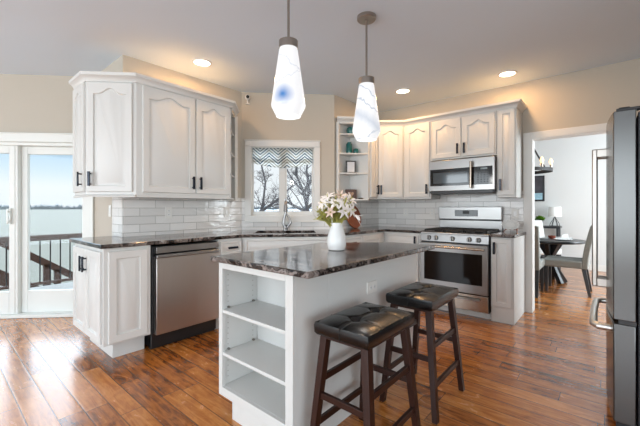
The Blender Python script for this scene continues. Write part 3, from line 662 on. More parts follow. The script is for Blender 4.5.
MB().box(-0.35, 0.35, -0.22, 0.22, 0, 0.01).box(-0.35, -0.338, -0.22, 0.22, 0.01, 0.224).box(0.338, 0.35, -0.22, 0.22, 0.01, 0.224).box(-0.338, 0.338, -0.22, -0.208, 0.01, 0.224).box(-0.338, 0.338, 0.208, 0.22, 0.01, 0.224).build('basin', M_black, t, 0.004)
MB().lathe([(0.045, 0), (0.045, 0.006), (0.03, 0.006), (0.028, 0.002)], (0, 0, 0.01)).build('drain', M_steel, t)
# faucet
t = thing('kitchen_faucet', 'tall gooseneck pull-down faucet with a looped lever, behind the sink', 'faucet', wp(0.552, 0.12) + (0.925,), R45); t.scale = (1.2, 1.0, 1.12)
MB().lathe([(0.026, 0), (0.026, 0.012), (0.019, 0.02), (0.018, 0.05), (0.02, 0.06)], seg=20).build('base', M_steelh, t)
MB().tube([(0, 0, 0.02), (-0.022, 0, 0.075), (-0.012, 0, 0.14), (0.002, 0, 0.19), (0.004, -0.002, 0.26), (0.004, -0.025, 0.315), (0.004, -0.075, 0.335), (0.004, -0.125, 0.315), (0.004, -0.145, 0.27)], [0.017, 0.016, 0.014, 0.013, 0.013, 0.013, 0.013, 0.014, 0.015], 12).build('spout', M_steelh, t)
MB().tube([(0.004, -0.145, 0.275), (0.004, -0.155, 0.21)], [0.018, 0.021], 12).build('spray_head', M_steelh, t)
MB().tube([(0.012, 0, 0.02), (0.055, 0, 0.085), (0.045, 0, 0.125), (0.008, 0, 0.185)], [0.014, 0.012, 0.01, 0.009], 10).build('lever', M_steelh, t)

# ------------------------------------------------------------------ island
ix0, ix1, iy0 = -1.754, -1.135, 1.13
t = thing('kitchen_island', 'white kitchen island with open end shelves under the granite top', 'island', (ix0, iy0, 0))
W_ = ix1 - ix0
MB().prism([(0, 0.272), (W_, 0.272), (W_, 1.36), (0.374, 1.36), (0, 0.985)], 0.10, IT).build('body', M_cab, t, 0.002)
MB().box(W_ - 0.02, W_, 0.02, 0.271, 0.10, IT).build('side_panel', M_cab, t, 0.001)
MB().box(0, 0.02, 0.02, 0.271, 0.10, IT).build('side_panel', M_cab, t, 0.001)
MB().box(0, 0.034, 0, 0.02, 0.10, IT).box(W_ - 0.052, W_, 0, 0.02, 0.10, IT).box(0.034, W_ - 0.052, 0, 0.02, 0.845, IT).box(0.034, W_ - 0.052, 0, 0.02, 0.10, 0.15).build('face_frame', M_cab, t, 0.0015)
MB().prism([(0.13, 0.004), (W_ - 0.001, 0.004), (W_ - 0.001, 1.355), (0.39, 1.355), (0.13, 1.10)], 0, 0.10).build('toe_kick', M_cab, t)
for z in (0.132, 0.335, 0.585): MB().box(0.021, W_ - 0.021, 0.004 if z > 0.2 else 0.021, 0.27, z, z + 0.018).build('shelf', M_cab, t, 0.0015)
pins = MB()
for y in (0.05, 0.235):
    for i in range(20): pins.disc_y((0, 0), 0.003, 0, 0.001, 8) if False else pins.box(0.0199, 0.0207, y - 0.0025, y + 0.0025, 0.19 + i * 0.032, 0.195 + i * 0.032)
pins.build('shelf_pin_holes', M_nickel, t)
clips = MB()
for z in (0.335, 0.585):
    for y in (0.05, 0.235): clips.box(0.020, 0.034, y - 0.006, y + 0.006, z + 0.018, z + 0.028)
clips.build('shelf_clips', M_nickel, t)

# ------------------------------------------------------------------ dishwasher
t = thing('dishwasher', 'stainless steel dishwasher in the left cabinet run', 'dishwasher', (-2.89, 1.232, 0), R90)
MB().box(0.004, 0.616, 0.03, 0.58, 0.02, 0.875).build('tub', M_black, t)
MB().box(0.02, 0.612, -0.028, 0.03, 0.135, 0.775).box(0.02, 0.612, -0.022, 0.03, 0.775, 0.79).build('door_panel', M_steel, t, 0.004)
MB().prism([(0.02, -0.034), (0.612, -0.034), (0.612, 0.0), (0.02, 0.0)], 0.775, 0.806).build('handle_lip', M_steelh, t, 0.006)
MB().box(0.02, 0.612, -0.026, 0.03, 0.818, 0.872).build('control_strip', M_steelh, t, 0.003)
MB().box(0.004, 0.618, 0.055, 0.09, 0.0, 0.112).build('kick_plate', M_black, t, 0.002)
MB().disc_y((0.06, 0.05), 0.006, 0.050, 0.056, 10).disc_y((0.56, 0.05), 0.006, 0.050, 0.056, 10).build('screws', M_steel, t)

# ------------------------------------------------------------------ range
RX, RY = -1.712, 3.87
t = thing('gas_range', 'stainless steel gas range with black oven window between white cabinets', 'range', (RX, RY, 0))
w = 0.757
MB().box(0.004, w - 0.004, 0.02, 0.64, 0.075, 0.895).build('body', M_dark, t)
MB().box(0.004, w - 0.004, 0.085, 0.60, 0.0, 0.075).build('toe_kick', M_trim, t)
MB().box(0.0, w, 0.0, 0.645, 0.895, 0.917).build('cooktop', M_steelh, t, 0.004)
MB().box(0.015, w - 0.015, 0.03, 0.60, 0.917, 0.922).build('burner_tray', M_black, t, 0.002)
cp = MB(); cp._add([(0, -0.012, 0.812), (w, -0.012, 0.812), (w, 0.0, 0.897), (0, 0, 0.897), (0, 0.03, 0.812), (w, 0.03, 0.812), (w, 0.03, 0.897), (0, 0.03, 0.897)], [(0, 1, 2, 3), (7, 6, 5, 4), (0, 4, 5, 1), (3, 2, 6, 7), (0, 3, 7, 4), (1, 5, 6, 2)])
cp.build('control_panel', M_steelh, t, 0.003)
for kx in (0.105, 0.19, 0.378, 0.56, 0.655):
    k = MB().disc_y((kx, 0.853), 0.021, -0.03, -0.006, 20).build('knob', M_steelh, t, 0.003)
    MB().box(kx - 0.005, kx + 0.005, -0.036, -0.030, 0.836, 0.870).build('grip', M_black, k, 0.002)
    MB().disc_y((kx, 0.853), 0.027, -0.0125, -0.0055, 20).build('bezel', M_black, k)
od = MB().box(0.004, w - 0.004, -0.028, 0.02, 0.268, 0.795).build('oven_door', M_steelh, t, 0.005)
MB().box(0.055, w - 0.06, -0.0305, -0.027, 0.365, 0.70).build('oven_window', M_dglass, od, 0.008)
h = MB().tube([(0.03, -0.07, 0.757), (w - 0.03, -0.07, 0.757)], 0.013, 14).box(0.04, 0.06, -0.07, -0.027, 0.748, 0.766).box(w - 0.06, w - 0.04, -0.07, -0.027, 0.748, 0.766).build('handle', M_bronze, od)
dr = MB().box(0.004, w - 0.004, -0.024, 0.02, 0.085, 0.258).build('storage_drawer', M_bronze, t, 0.004)
MB().bar((0.04, -0.05, 0.215), (w - 0.08, -0.05, 0.215), 0.02, 0.022).box(0.06, 0.08, -0.05, -0.022, 0.208, 0.222).box(w - 0.12, w - 0.10, -0.05, -0.022, 0.208, 0.222).build('handle', M_steelh, dr, 0.003)
bg = MB().box(0.0, w, 0.585, 0.638, 0.917, 1.045).build('backguard', M_steelh, t, 0.004)
MB().box(0.006, w - 0.006, 0.578, 0.63, 1.045, 1.056).build('vent_slot', M_black, bg)
MB().box(0.0, w, 0.565, 0.638, 1.056, 1.215).build('display_panel', M_steelh, bg, 0.006)
MB().box(0.21, 0.49, 0.562, 0.566, 1.095, 1.175).build('control_display', M_disp, bg, 0.002)
MB().box(0.31, 0.39, 0.5605, 0.5625, 1.125, 1.165).build('clock', M_dark, bg)
for gx0, gx1 in ((0.03, 0.262), (0.268, 0.489), (0.495, 0.727)):
    g = MB(); z0, z1 = 0.936, 0.950
    g.box(gx0, gx1, 0.04, 0.052, z0, z1).box(gx0, gx1, 0.545, 0.557, z0, z1).box(gx0, gx0 + 0.012, 0.04, 0.557, z0, z1).box(gx1 - 0.012, gx1, 0.04, 0.557, z0, z1)
    for gy in (0.17, 0.30, 0.43): g.box(gx0, gx1, gy - 0.005, gy + 0.005, z0, z1)
    g.box((gx0 + gx1) / 2 - 0.005, (gx0 + gx1) / 2 + 0.005, 0.04, 0.557, z0, z1)
    for a in (gx0, gx1 - 0.012):
        for b in (0.04, 0.545): g.box(a, a + 0.012, b, b + 0.012, 0.922, z0)
    g.build('grate', M_iron, t, 0.002)
for bx, by in ((0.146, 0.17), (0.146, 0.43), (0.378, 0.30), (0.611, 0.17), (0.611, 0.43)):
    MB().lathe([(0.045, 0), (0.045, 0.008), (0.03, 0.013)], (bx, by, 0.922), 18).build('burner', M_iron, t)

# ------------------------------------------------------------------ microwave
t = thing('microwave_oven', 'stainless over-the-range microwave above the gas range', 'microwave', (RX, 4.12, 1.385))
hm = 0.395
MB().box(0.0, 0.757, 0.02, 0.385, 0.0, hm).build('body', M_dark, t)
mdr = MB().box(0.0, 0.757, -0.012, 0.02, 0.022, hm).build('front_frame', M_steelh, t, 0.004)
MB().box(0.02, 0.735, -0.0145, -0.011, 0.085, 0.29).build('glass_front', M_disp, mdr, 0.003)
MB().box(0.06, 0.47, -0.0160, -0.0140, 0.115, 0.245).build('window', mat('microwave_window_mesh', s2l(62, 72, 80), 0.06, noise=0.05, spec=0.9), mdr, 0.003)
MB().box(0.475, 0.735, -0.0155, -0.0140, 0.088, 0.287).build('control_panel', M_disp, mdr, 0.002)
bt = MB()
for r_ in range(5):
    for c_ in range(4): bt.box(0.575 + c_ * 0.034, 0.592 + c_ * 0.034, -0.0165, -0.0154, 0.11 + r_ * 0.026, 0.118 + r_ * 0.026)
bt.build('keypad', M_dark, mdr)
MB().box(0.61, 0.68, -0.0165, -0.0154, 0.255, 0.275).build('clock', M_photo, mdr)
MB().tube([(0.515, -0.055, 0.045), (0.515, -0.055, 0.355)], 0.014, 14).box(0.507, 0.523, -0.055, -0.012, 0.06, 0.076).box(0.507, 0.523, -0.055, -0.012, 0.325, 0.341).build('handle', M_bronze, mdr)
MB().box(0.02, 0.737, 0.0, 0.36, -0.012, 0.022).build('vent_grille', M_black, t, 0.003)

# ------------------------------------------------------------------ refrigerator (front faces -x)
FX, FY = 0.014, 2.39
t = thing('refrigerator', 'tall stainless French-door refrigerator at the right edge of the kitchen', 'refrigerator', (FX, FY, 0))
D_ = 0.90
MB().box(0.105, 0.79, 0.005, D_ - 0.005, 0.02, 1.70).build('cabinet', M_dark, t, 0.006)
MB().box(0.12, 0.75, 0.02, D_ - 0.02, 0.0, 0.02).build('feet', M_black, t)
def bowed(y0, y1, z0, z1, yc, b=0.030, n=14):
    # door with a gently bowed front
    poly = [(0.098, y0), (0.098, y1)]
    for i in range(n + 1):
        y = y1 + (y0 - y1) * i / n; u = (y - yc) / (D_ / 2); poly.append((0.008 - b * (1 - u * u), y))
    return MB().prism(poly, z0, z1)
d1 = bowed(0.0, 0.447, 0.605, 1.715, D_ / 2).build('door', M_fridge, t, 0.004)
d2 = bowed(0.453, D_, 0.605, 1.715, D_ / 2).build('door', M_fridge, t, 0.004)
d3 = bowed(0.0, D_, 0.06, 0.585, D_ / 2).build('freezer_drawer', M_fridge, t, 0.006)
MB().box(0.03, 0.10, 0.004, D_ - 0.004, 0.585, 0.605).build('gasket', M_black, t)
MB().box(0.02, 0.11, 0.03, D_ - 0.03, 0.01, 0.06).build('base_grille', M_black, t)
for y, d in ((0.405, d1), (0.495, d2)):
    MB().box(-0.092, -0.064, y - 0.015, y + 0.015, 0.70, 1.575).box(-0.07, -0.015, y - 0.015, y + 0.015, 0.70, 0.755).box(-0.07, -0.015, y - 0.015, y + 0.015, 1.52, 1.575).build('handle', M_nickel, d, 0.006)
MB().tube([(0.0, 0.10, 0.53), (-0.055, 0.10, 0.53), (-0.078, 0.14, 0.53), (-0.083, 0.45, 0.53), (-0.078, 0.76, 0.53), (-0.055, 0.80, 0.53), (0.0, 0.80, 0.53)], 0.019, 10).build('handle', M_satin, d3)
for y in (0.02, D_ - 0.07): MB().box(0.02, 0.14, y, y + 0.05, 1.717, 1.732).box(0.03, 0.075, y + 0.005, y + 0.045, 1.732, 1.738).build('hinge_cover', M_black, t, 0.003)

# ------------------------------------------------------------------ bar stools (long side along y)
def make_stool():
    t = thing('bar_stool', 'x', 'stool', group='saddle bar stools at the island')
    hx, hy, zt = 0.141, 0.212, 0.684
    nx, ny = 12, 18; vs = []; top = MB()
    def zc(u, v):  # cushion top: domed, two rows of tufts, seams
        z = zt - 0.010 * (abs(u) ** 4) - 0.012 * (abs(v) ** 6)
        for a, b in ((0, -0.42), (0, 0.42)):
            r2 = ((u - a) * hx) ** 2 + ((v - b) * hy) ** 2; z -= 0.020 * math.exp(-r2 / 0.0007)
        z -= 0.005 * math.exp(-((u * hx) / 0.006) ** 2) + 0.004 * (math.exp(-(((v - 0.42) * hy) / 0.006) ** 2) + math.exp(-(((v + 0.42) * hy) / 0.006) ** 2))
        return z
    nx, ny = 30, 44
    for j in range(ny + 1):
        for i in range(nx + 1):
            u = 2 * i / nx - 1; v = 2 * j / ny - 1; vs.append((u * hx, v * hy, zc(u, v)))
    fs = [(j * (nx + 1) + i, j * (nx + 1) + i + 1, (j + 1) * (nx + 1) + i + 1, (j + 1) * (nx + 1) + i) for j in range(ny) for i in range(nx)]
    ring = [i for i in range(nx + 1)] + [j * (nx + 1) + nx for j in range(1, ny + 1)] + [ny * (nx + 1) + i for i in range(nx - 1, -1, -1)] + [j * (nx + 1) for j in range(ny - 1, 0, -1)]
    prev = ring
    for k, (s, dz) in enumerate(((1.03, -0.010), (1.05, -0.028), (1.04, -0.060), (0.98, -0.072))):
        base = len(vs)
        for q in ring:
            x, y, z = vs[q]; vs.append((x * s, y * (1 + (s - 1) * 0.7), zt + dz - (0.004 if k == 0 else 0)))
        cur = list(range(base, base + len(ring))); n = len(ring)
        fs += [(prev[i], cur[i], cur[(i + 1) % n], prev[(i + 1) % n]) for i in range(n)]; prev = cur
    fs.append(tuple(prev)); top._add(vs, fs)
    seat = top.build('seat', M_leather, t)
    MB().tube([(-hx * 1.045, -hy * 0.42, zt - 0.01), (-hx * 1.045, -hy * 0.42, zt - 0.07)], 0.002, 6).tube([(0, -hy * 1.035, zt - 0.012), (0, -hy * 1.035, zt - 0.068)], 0.002, 6).tube([(0, hy * 1.035, zt - 0.012), (0, hy * 1.035, zt - 0.068)], 0.002, 6).build('seam', M_leather, seat)
    MB().box(-hx * 0.9, hx * 0.9, -hy * 0.92, hy * 0.92, zt - 0.088, zt - 0.073).build('apron', M_stoolw, t, 0.002)
    T, B, Z = (0.112, 0.175), (0.168, 0.222), zt - 0.080
    def p(sx, sy, z):
        f = z / Z; return (sx * (B[0] + (T[0] - B[0]) * f), sy * (B[1] + (T[1] - B[1]) * f), z)
    for sx in (-1, 1):
        for sy in (-1, 1): MB().beam(p(sx, sy, 0), p(sx, sy, Z), 0.030, 0.036, 0.036, 0.042).build('leg', M_stoolw, t, 0.002)
    for sy, zs in ((-1, (0.33,)), (1, (0.33,))):
        for z in zs: MB().bar(p(-1, sy, z), p(1, sy, z), 0.018, 0.030).build('stretcher', M_stoolw, t, 0.002)
    for sx in (-1, 1):
        for z in (0.19, 0.40): MB().bar(p(sx, -1, z), p(sx, 1, z), 0.018, 0.030).build('stretcher', M_stoolw, t, 0.002)
    return t
st = make_stool(); st.location = (-0.893, 1.395, 0); st['label'] = 'black leather bar stool in front, nearest the camera, below the island outlet'
s2 = copy_tree(st); s2.location = (-0.90, 2.075, 0); s2['label'] = 'black leather bar stool farther back, closer to the gas range'

# ------------------------------------------------------------------ pendants and downlights
def pendant(x, y, label, shade_m, PZ=1.735):
    t = thing('pendant_light', label, 'pendant light', (x, y, PZ), 0, 'pendants over the island')
    MB().lathe([(0.067, CEIL - PZ - 0.028), (0.072, CEIL - PZ - 0.022), (0.072, CEIL - PZ - 0.001)], seg=28).build('canopy', M_nickel, t)
    MB().tube([(0, 0, 0.44), (0, 0, CEIL - PZ - 0.02)], 0.008, 12).build('rod', M_nickel, t)
    MB().lathe([(0.060, 0.425), (0.060, 0.472), (0.052, 0.472), (0.050, 0.476), (0.012, 0.478), (0.012, 0.49)], seg=28).build('cap', M_nickel, t)
    MB().lathe([(0.061, 0.0), (0.075, 0.003), (0.105, 0.062), (0.107, 0.075), (0.056, 0.43), (0.050, 0.43), (0.100, 0.075), (0.098, 0.064), (0.070, 0.008), (0.061, 0.005)], seg=40, cap=False).build('shade', shade_m, t)
    MB().lathe([(0.001, 0.012), (0.069, 0.010), (0.069, 0.014), (0.001, 0.016)], seg=32, cap=False).build('diffuser', M_ceramE, t)
    l = bpy.data.lights.new('pendant_lamp', 'POINT'); l.energy = 3.0; l.color = (1, 0.94, 0.86); l.shadow_soft_size = 0.05
    lo = bpy.data.objects.new('lamp', l); COL.objects.link(lo); lo.parent = t; lo.location = (0, 0, -0.06)
    return t
M_ceramE = mat('glowing_diffuser', (0.95, 0.94, 0.92), 0.4, noise=0.01, emit=(1.0, 0.97, 0.93), estr=0.9)
pendant(-1.513, 1.469, 'nearer glass pendant with a blue blotch, over the front of the island', make_shade('blotched_art_glass', [(0.33, 0.5, 0.006, 0.35), (0.23, -0.4, 0.005, 0.3)], (0.045, -0.092, 0.115)), 1.765)
pendant(-1.40, 2.185, 'farther glass pendant with smoky blue streaks, over the back of the island', make_shade('streaked_art_glass', [(0.36, 0.6, 0.010, 0.55), (0.13, 0.5, 0.075, 0.38), (0.245, 0.5, 0.009, 0.6), (0.03, -0.3, 0.01, 0.5)]), 1.715)
def downlight(x, y, label, watts=8):
    t = thing('recessed_downlight', label, 'ceiling light', (x, y, CEIL), 0, 'recessed ceiling lights')
    MB().lathe([(0.075, -0.001), (0.092, -0.001), (0.092, -0.007), (0.078, -0.010)], seg=32, cap=False).build('trim_ring', M_ceram, t)
    MB().lathe([(0.001, -0.006), (0.077, -0.006), (0.077, -0.001), (0.001, -0.001)], seg=32, cap=False).build('lens', M_lampw, t)
    l = bpy.data.lights.new('downlight_lamp', 'AREA'); l.shape = 'DISK'; l.size = 0.15; l.energy = watts; l.color = (1.0, 0.56, 0.24)
    lo = bpy.data.objects.new('lamp', l); COL.objects.link(lo); lo.parent = t; lo.location = (0, 0, -0.02)
downlight(-3.09, 1.80, 'round recessed ceiling light above the left upper cabinets')
downlight(-1.94, 3.86, 'round recessed ceiling light above the corner cabinet')
downlight(-0.83, 4.10, 'round recessed ceiling light above the doorway-end cabinet')
# ------------------------------------------------------------------ outlets and switches
def outlet(label, loc, rz, kind='outlet', horiz=False):
    name = 'wall_outlet' if kind == 'outlet' else 'light_switch'
    t = thing(name, label, 'outlet' if kind == 'outlet' else 'switch', loc, rz)
    a, b = (0.058, 0.036) if horiz else (0.036, 0.058)
    MB().box(-a, a, -0.006, 0, -b, b).build('cover_plate', M_plate, t, 0.002)
    if kind == 'outlet':
        for s in (-1, 1):
            c = (s * 0.02, 0) if horiz else (0, s * 0.02)
            MB().box(c[0] - 0.013, c[0] + 0.013, -0.008, -0.006, c[1] - 0.013, c[1] + 0.013).build('socket', M_ceram, t, 0.001)
            MB().box(c[0] - 0.006, c[0] - 0.004, -0.0085, -0.008, c[1] - 0.005, c[1] + 0.006).box(c[0] + 0.004, c[0] + 0.006, -0.0085, -0.008, c[1] - 0.005, c[1] + 0.006).build('slots', M_black, t)
    else:
        MB().box(-0.016, 0.016, -0.010, -0.006, -0.03, 0.03).build('rocker', M_ceram, t, 0.002)
tl = 0.0085
outlet('white outlet on the left backsplash, above the dishwasher', (-3.51 + tl, 1.655, 1.15), R90)
outlet('white switch on the left backsplash, near the window', (-3.51 + tl, 2.36, 1.15), R90, 'switch')
outlet('white outlet on the tile left of the range', (-2.22, 4.52 - tl, 1.14), 0)
outlet('white outlet on the tile just beside the range backguard', (-1.83, 4.52 - tl, 1.14), 0)
outlet('white switch on the tile right of the range, by the doorway', (-0.83, 4.52 - tl, 1.13), 0, 'switch')
outlet('white switch on the short wall end beside the patio door', (-3.84, 1.219, 1.17), 0, 'switch')
outlet('white outlet on the long side of the island, above the nearer stool', (ix1 + 0.001, 1.83, 0.702), R90, 'outlet', True)

# ------------------------------------------------------------------ window blind, security camera
t = thing('roman_shade', 'navy and cream chevron roman shade at the top of the kitchen window', 'blind', PW + (1.70,), R45)
def cloth(x0, x1, prof, sag, n=24):
    mb = MB(); vs = []; m = len(prof)
    for i in range(n + 1):
        u = i / n; k = (1 - (2 * u - 1) ** 2)
        for (y, z, w) in prof: vs.append((x0 + (x1 - x0) * u, y - 0.01 * k * w, z - sag * k * w))
    mb._add(vs, [(i * m + j, (i + 1) * m + j, (i + 1) * m + j + 1, i * m + j + 1) for i in range(n) for j in range(m - 1)]); return mb
cloth(0.135, 0.895, [(0.03, 0.27, 0), (0.028, 0.15, 0), (0.012, 0.10, 0.2), (0.018, 0.085, 0.3), (0.034, 0.095, 0.3)], 0.03).build('upper_panel', M_chev, t)
cloth(0.145, 0.885, [(0.04, 0.15, 0.3), (0.034, 0.11, 0.6), (0.028, 0.078, 1), (0.034, 0.07, 1), (0.044, 0.085, 1)], 0.055).build('lower_fold', M_chev, t)
MB().box(0.126, 0.904, 0.02, 0.06, 0.27, 0.285).build('head_rail', M_trim, t)
t = thing('security_camera', 'small white security camera on the wall corner near the ceiling', 'camera', wp(0.075, 0.002) + (2.53,), R45)
MB().lathe([(0.028, 0), (0.028, 0.008)], seg=16).build('base', M_ceram, t); MB().tube([(0, -0.03, 0.005), (0, -0.03, 0.05)], 0.008).build('stem', M_ceram, t)
b = MB().ball((0, -0.035, 0.078), 0.034).build('head', M_ceram, t); MB().disc_y((0.008, 0.078), 0.02, -0.071, -0.06, 16).build('lens', M_black, b)
t.location.z = 2.505

# ------------------------------------------------------------------ vase of lilies on the island
VX, VY, VZ = -1.39, 1.80, 0.9175
t = tag(MB().lathe([(0.052, 0), (0.060, 0.004), (0.068, 0.03), (0.070, 0.055), (0.066, 0.09), (0.052, 0.135), (0.044, 0.158), (0.043, 0.178), (0.037, 0.178), (0.038, 0.158), (0.046, 0.13), (0.058, 0.09), (0.05, 0.02), (0.001, 0.015)], seg=36).build('flower_vase', M_ceram), 'white ceramic bottle-shaped vase on the island, holding flowers', 'vase')
t.location = (VX, VY, VZ); t.scale = (0.92, 0.92, 1.03)
rnd = random.Random(12)
def petal(mb, c, d, side, ln, wd, curl):
    d = Vector(d).normalized(); side = Vector(side).normalized(); nrm = d.cross(side); c = Vector(c); n = 6; vs = []
    for i in range(n + 1):
        u = i / n; ww = wd * math.sin(PI * (0.12 + 0.88 * u) ** 0.9) * (1 if u < 1 else 0.05) + 0.001
        p = c + d * ln * u + nrm * (curl * ln * u * u)
        for s in (-1, -0.0, 1): vs.append(p + side * ww * s + nrm * (0.25 * ww * abs(s)))
    mb._add(vs, [(i * 3 + j, i * 3 + j + 1, (i + 1) * 3 + j + 1, (i + 1) * 3 + j) for i in range(n) for j in range(2)])
def frame_from(d):
    d = Vector(d).normalized(); a = Vector((0, 0, 1)) if abs(d.z) < 0.9 else Vector((1, 0, 0)); x = d.cross(a).normalized(); return d, x, d.cross(x)
def lily(tip, face, size, mt, label, grp, openf=0.75):
    t = thing('lily_flower', label, 'flower', (VX, VY, VZ + 0.10), 0, grp)
    tip = Vector(tip); mid = Vector((tip.x * 0.35, tip.y * 0.35, tip.z * 0.55))
    MB().tube([(tip.x * 0.05, tip.y * 0.05, -0.07), (tip.x * 0.12, tip.y * 0.12, 0.07), mid, tip], 0.0022, 6).build('stem', M_sprig, t)
    d, x, y = frame_from(face); mb = MB()
    for k in range(6):
        a = k * PI / 3 + rnd.uniform(-.15, .15); r = x * math.cos(a) + y * math.sin(a); sd = -x * math.sin(a) + y * math.cos(a)
        petal(mb, tip, d * (1 - openf) * 1.3 + r * openf, sd, size * rnd.uniform(.9, 1.1), size * 0.17, -0.30)
    mb.build('petals', mt, t, solid=0.0012)
    st = MB()
    for k in range(4):
        a = k * PI / 2; st.tube([tip, tip + d * size * 0.5 + (x * math.cos(a) + y * math.sin(a)) * size * 0.12], 0.0012, 5)
    st.build('stamens', M_sprig, t)
# offsets in metres from the vase axis: R = towards camera right, C = towards the camera, z above the base of the stems
RV, CV = Vector((0.76, 0.649, 0)), Vector((0.649, -0.76, 0))
def off(r, c, z): return RV * r + CV * c + Vector((0, 0, z * 1.13))
fl_list = [(-0.06, 0.02, 0.225, (-0.3, 0.5, 0.9)), (-0.01, 0.05, 0.19, (0.0, 0.9, 0.4)), (0.04, 0.05, 0.20, (0.3, 0.8, 0.5)), (0.085, 0.02, 0.21, (0.6, 0.5, 0.6)), (0.045, 0.07, 0.145, (0.5, 0.9, 0.0)), (0.095, 0.05, 0.15, (0.7, 0.6, 0.1)), (-0.095, 0.03, 0.19, (-0.7, 0.6, 0.4)), (0.0, -0.04, 0.215, (0.1, -0.3, 0.9))]
for (r, c, z, f) in fl_list:
    lily(off(r, c, z), RV * f[0] + CV * f[1] + Vector((0, 0, f[2])), rnd.uniform(0.052, 0.066), M_petal, 'white open lily among the flowers in the white vase', 'white lilies in the vase', rnd.uniform(.6, .85))
for (r, c, z, f) in [(-0.04, 0.06, 0.135, (-0.3, 1, 0.2)), (0.02, 0.06, 0.23, (0.2, 0.8, 0.5))]:
    lily(off(r, c, z), RV * f[0] + CV * f[1] + Vector((0, 0, f[2])), 0.046, M_petalp, 'blush-tinted lily bloom in the middle of the bouquet', 'blush lilies in the vase', 0.55)
# one long white petal-like leaf drooping on the right
t = thing('drooping_bloom', 'single white lily drooping at the right of the bouquet', 'flower', (VX, VY, VZ + 0.10))
MB().tube([off(0.005, 0.01, -0.05), off(0.02, 0.02, 0.08), off(0.07, 0.04, 0.13), off(0.125, 0.05, 0.12)], 0.0022, 6).build('stem', M_sprig, t)
mb = MB(); petal(mb, off(0.12, 0.05, 0.122), RV * 0.6 + Vector((0, 0, -0.8)), CV, 0.085, 0.014, 0.15); petal(mb, off(0.12, 0.05, 0.122), RV * 0.9 + Vector((0, 0, -0.3)), CV, 0.055, 0.012, -0.3); petal(mb, off(0.12, 0.05, 0.122), RV * 0.4 + CV * 0.5 + Vector((0, 0, -0.4)), RV, 0.055, 0.012, -0.3); mb.build('petals', M_petal, t, solid=0.0012)
mb = MB()
for i in range(130):
    a = rnd.uniform(0, 2 * PI); sp_ = rnd.uniform(0.03, 0.12); hgt = rnd.uniform(0.11, 0.255); rr = rnd.uniform(-0.15, 0.04) if i % 3 else rnd.uniform(-0.02, 0.10); cc = rnd.uniform(-0.06, 0.08)
    e = off(rr, cc, hgt * (1 - 0.25 * abs(rr) / 0.12)); s_ = off(rr * 0.1, cc * 0.1, 0.02); m_ = (s_ + e) * 0.5 + Vector((0, 0, 0.03))
    mb.tube([s_, m_, e], [0.0018, 0.0018, 0.0008], 5)
    for k in range(4):
        q = m_ + (e - m_) * (k / 3.5); d = (RV * rnd.uniform(-1, 1) + CV * rnd.uniform(-1, 1) + Vector((0, 0, rnd.uniform(0, 1)))).normalized(); petal(mb, q, d, d.cross(Vector((0.3, 0.2, 0.9))), rnd.uniform(0.022, 0.045), 0.005, 0.1)
sp = tag(mb.build('greenery_sprigs', M_sprig), 'yellow-green grassy sprigs filling the bouquet in the white vase', 'foliage', kind='stuff'); sp.location = (VX, VY, VZ + 0.10)

# ------------------------------------------------------------------ counter and shelf pieces
t = thing('round_cutting_board', 'round chestnut wooden board leaning on the backsplash behind the flowers', 'cutting board', (-2.60, 3.80, 0.9255), R90)
bd = MB().disc_y((0, 0.165), 0.165, -0.009, 0.009, 40).build('board', M_board, t, 0.003); bd.rotation_euler = (-0.25, 0, 0)
t = thing('decorative_plate', 'scalloped white plate on a small stand on the right-hand counter', 'plate', (-0.84, 4.30, 0.9255))
mb = MB(); pl_ = []
n = 60
for y, f in ((-0.006, 1), (0.006, 1)):
    for k in range(n):
        a = 2 * PI * k / n; r = 1 + 0.06 * math.cos(10 * a); pl_.append((0.088 * r * math.cos(a), y, 0.085 + 0.058 * r * math.sin(a)))
mb._add(pl_, [tuple(range(n)), tuple(range(n, 2 * n))[::-1]] + [(k, k + n, (k + 1) % n + n, (k + 1) % n) for k in range(n)])
pp = mb.build('plate', M_plate, t, 0.002)
rm = MB()
for k in range(10):
    a = 2 * PI * k / 10; c = (0.062 * math.cos(a), 0.085 + 0.040 * math.sin(a)); rm.tube([(c[0] + 0.012 * math.cos(q * PI / 5), -0.0085, c[1] + 0.009 * math.sin(q * PI / 5)) for q in range(11)], 0.0025, 6)
rm.build('scroll_relief', M_lgray, pp)
MB().tube([(-0.06, -0.035, 0.004), (-0.05, 0.012, 0.03), (-0.04, 0.03, 0.11)], 0.004).tube([(0.075, -0.035, 0.004), (0.065, 0.012, 0.03), (0.06, 0.03, 0.11)], 0.006).tube([(-0.05, 0.014, 0.028), (0.065, 0.014, 0.028)], 0.004).build('stand', M_board, t)

def shelf_at(x, y, z): return (x, y, UB + z)
zS = [UB - 0.002, UB + 0.3395, UB + 0.5945, UB + 0.8465]
t = tag(MB().lathe([(0.02, 0), (0.038, 0.012), (0.046, 0.045), (0.042, 0.075), (0.034, 0.08), (0.036, 0.07), (0.04, 0.045), (0.03, 0.012), (0.001, 0.008)], seg=24).build('teal_bowl', M_teal), 'round teal pottery jar on the top corner shelf', 'pot'); t.location = (-2.575, 3.645, zS[3]); t.scale = (1.25, 1.25, 1.2)
t = thing('teal_bottle', 'tall teal bottle on the second corner shelf', 'bottle', (-2.595, 3.63, zS[2])); t.scale = (1.15, 1.15, 1.0)
MB().lathe([(0.032, 0), (0.034, 0.01), (0.034, 0.125), (0.030, 0.135), (0.022, 0.142)], seg=20).build('bottle_body', M_teal, t); MB().lathe([(0.022, 0.142), (0.024, 0.155)], seg=20).build('rim', M_teal, t)
t = tag(MB().lathe([(0.028, 0), (0.032, 0.008), (0.032, 0.06), (0.028, 0.066), (0.026, 0.06), (0.026, 0.01), (0.001, 0.008)], seg=20).build('teal_cup', M_teal), 'short teal cup beside the tall teal bottle', 'cup'); t.location = (-2.518, 3.675, zS[2])
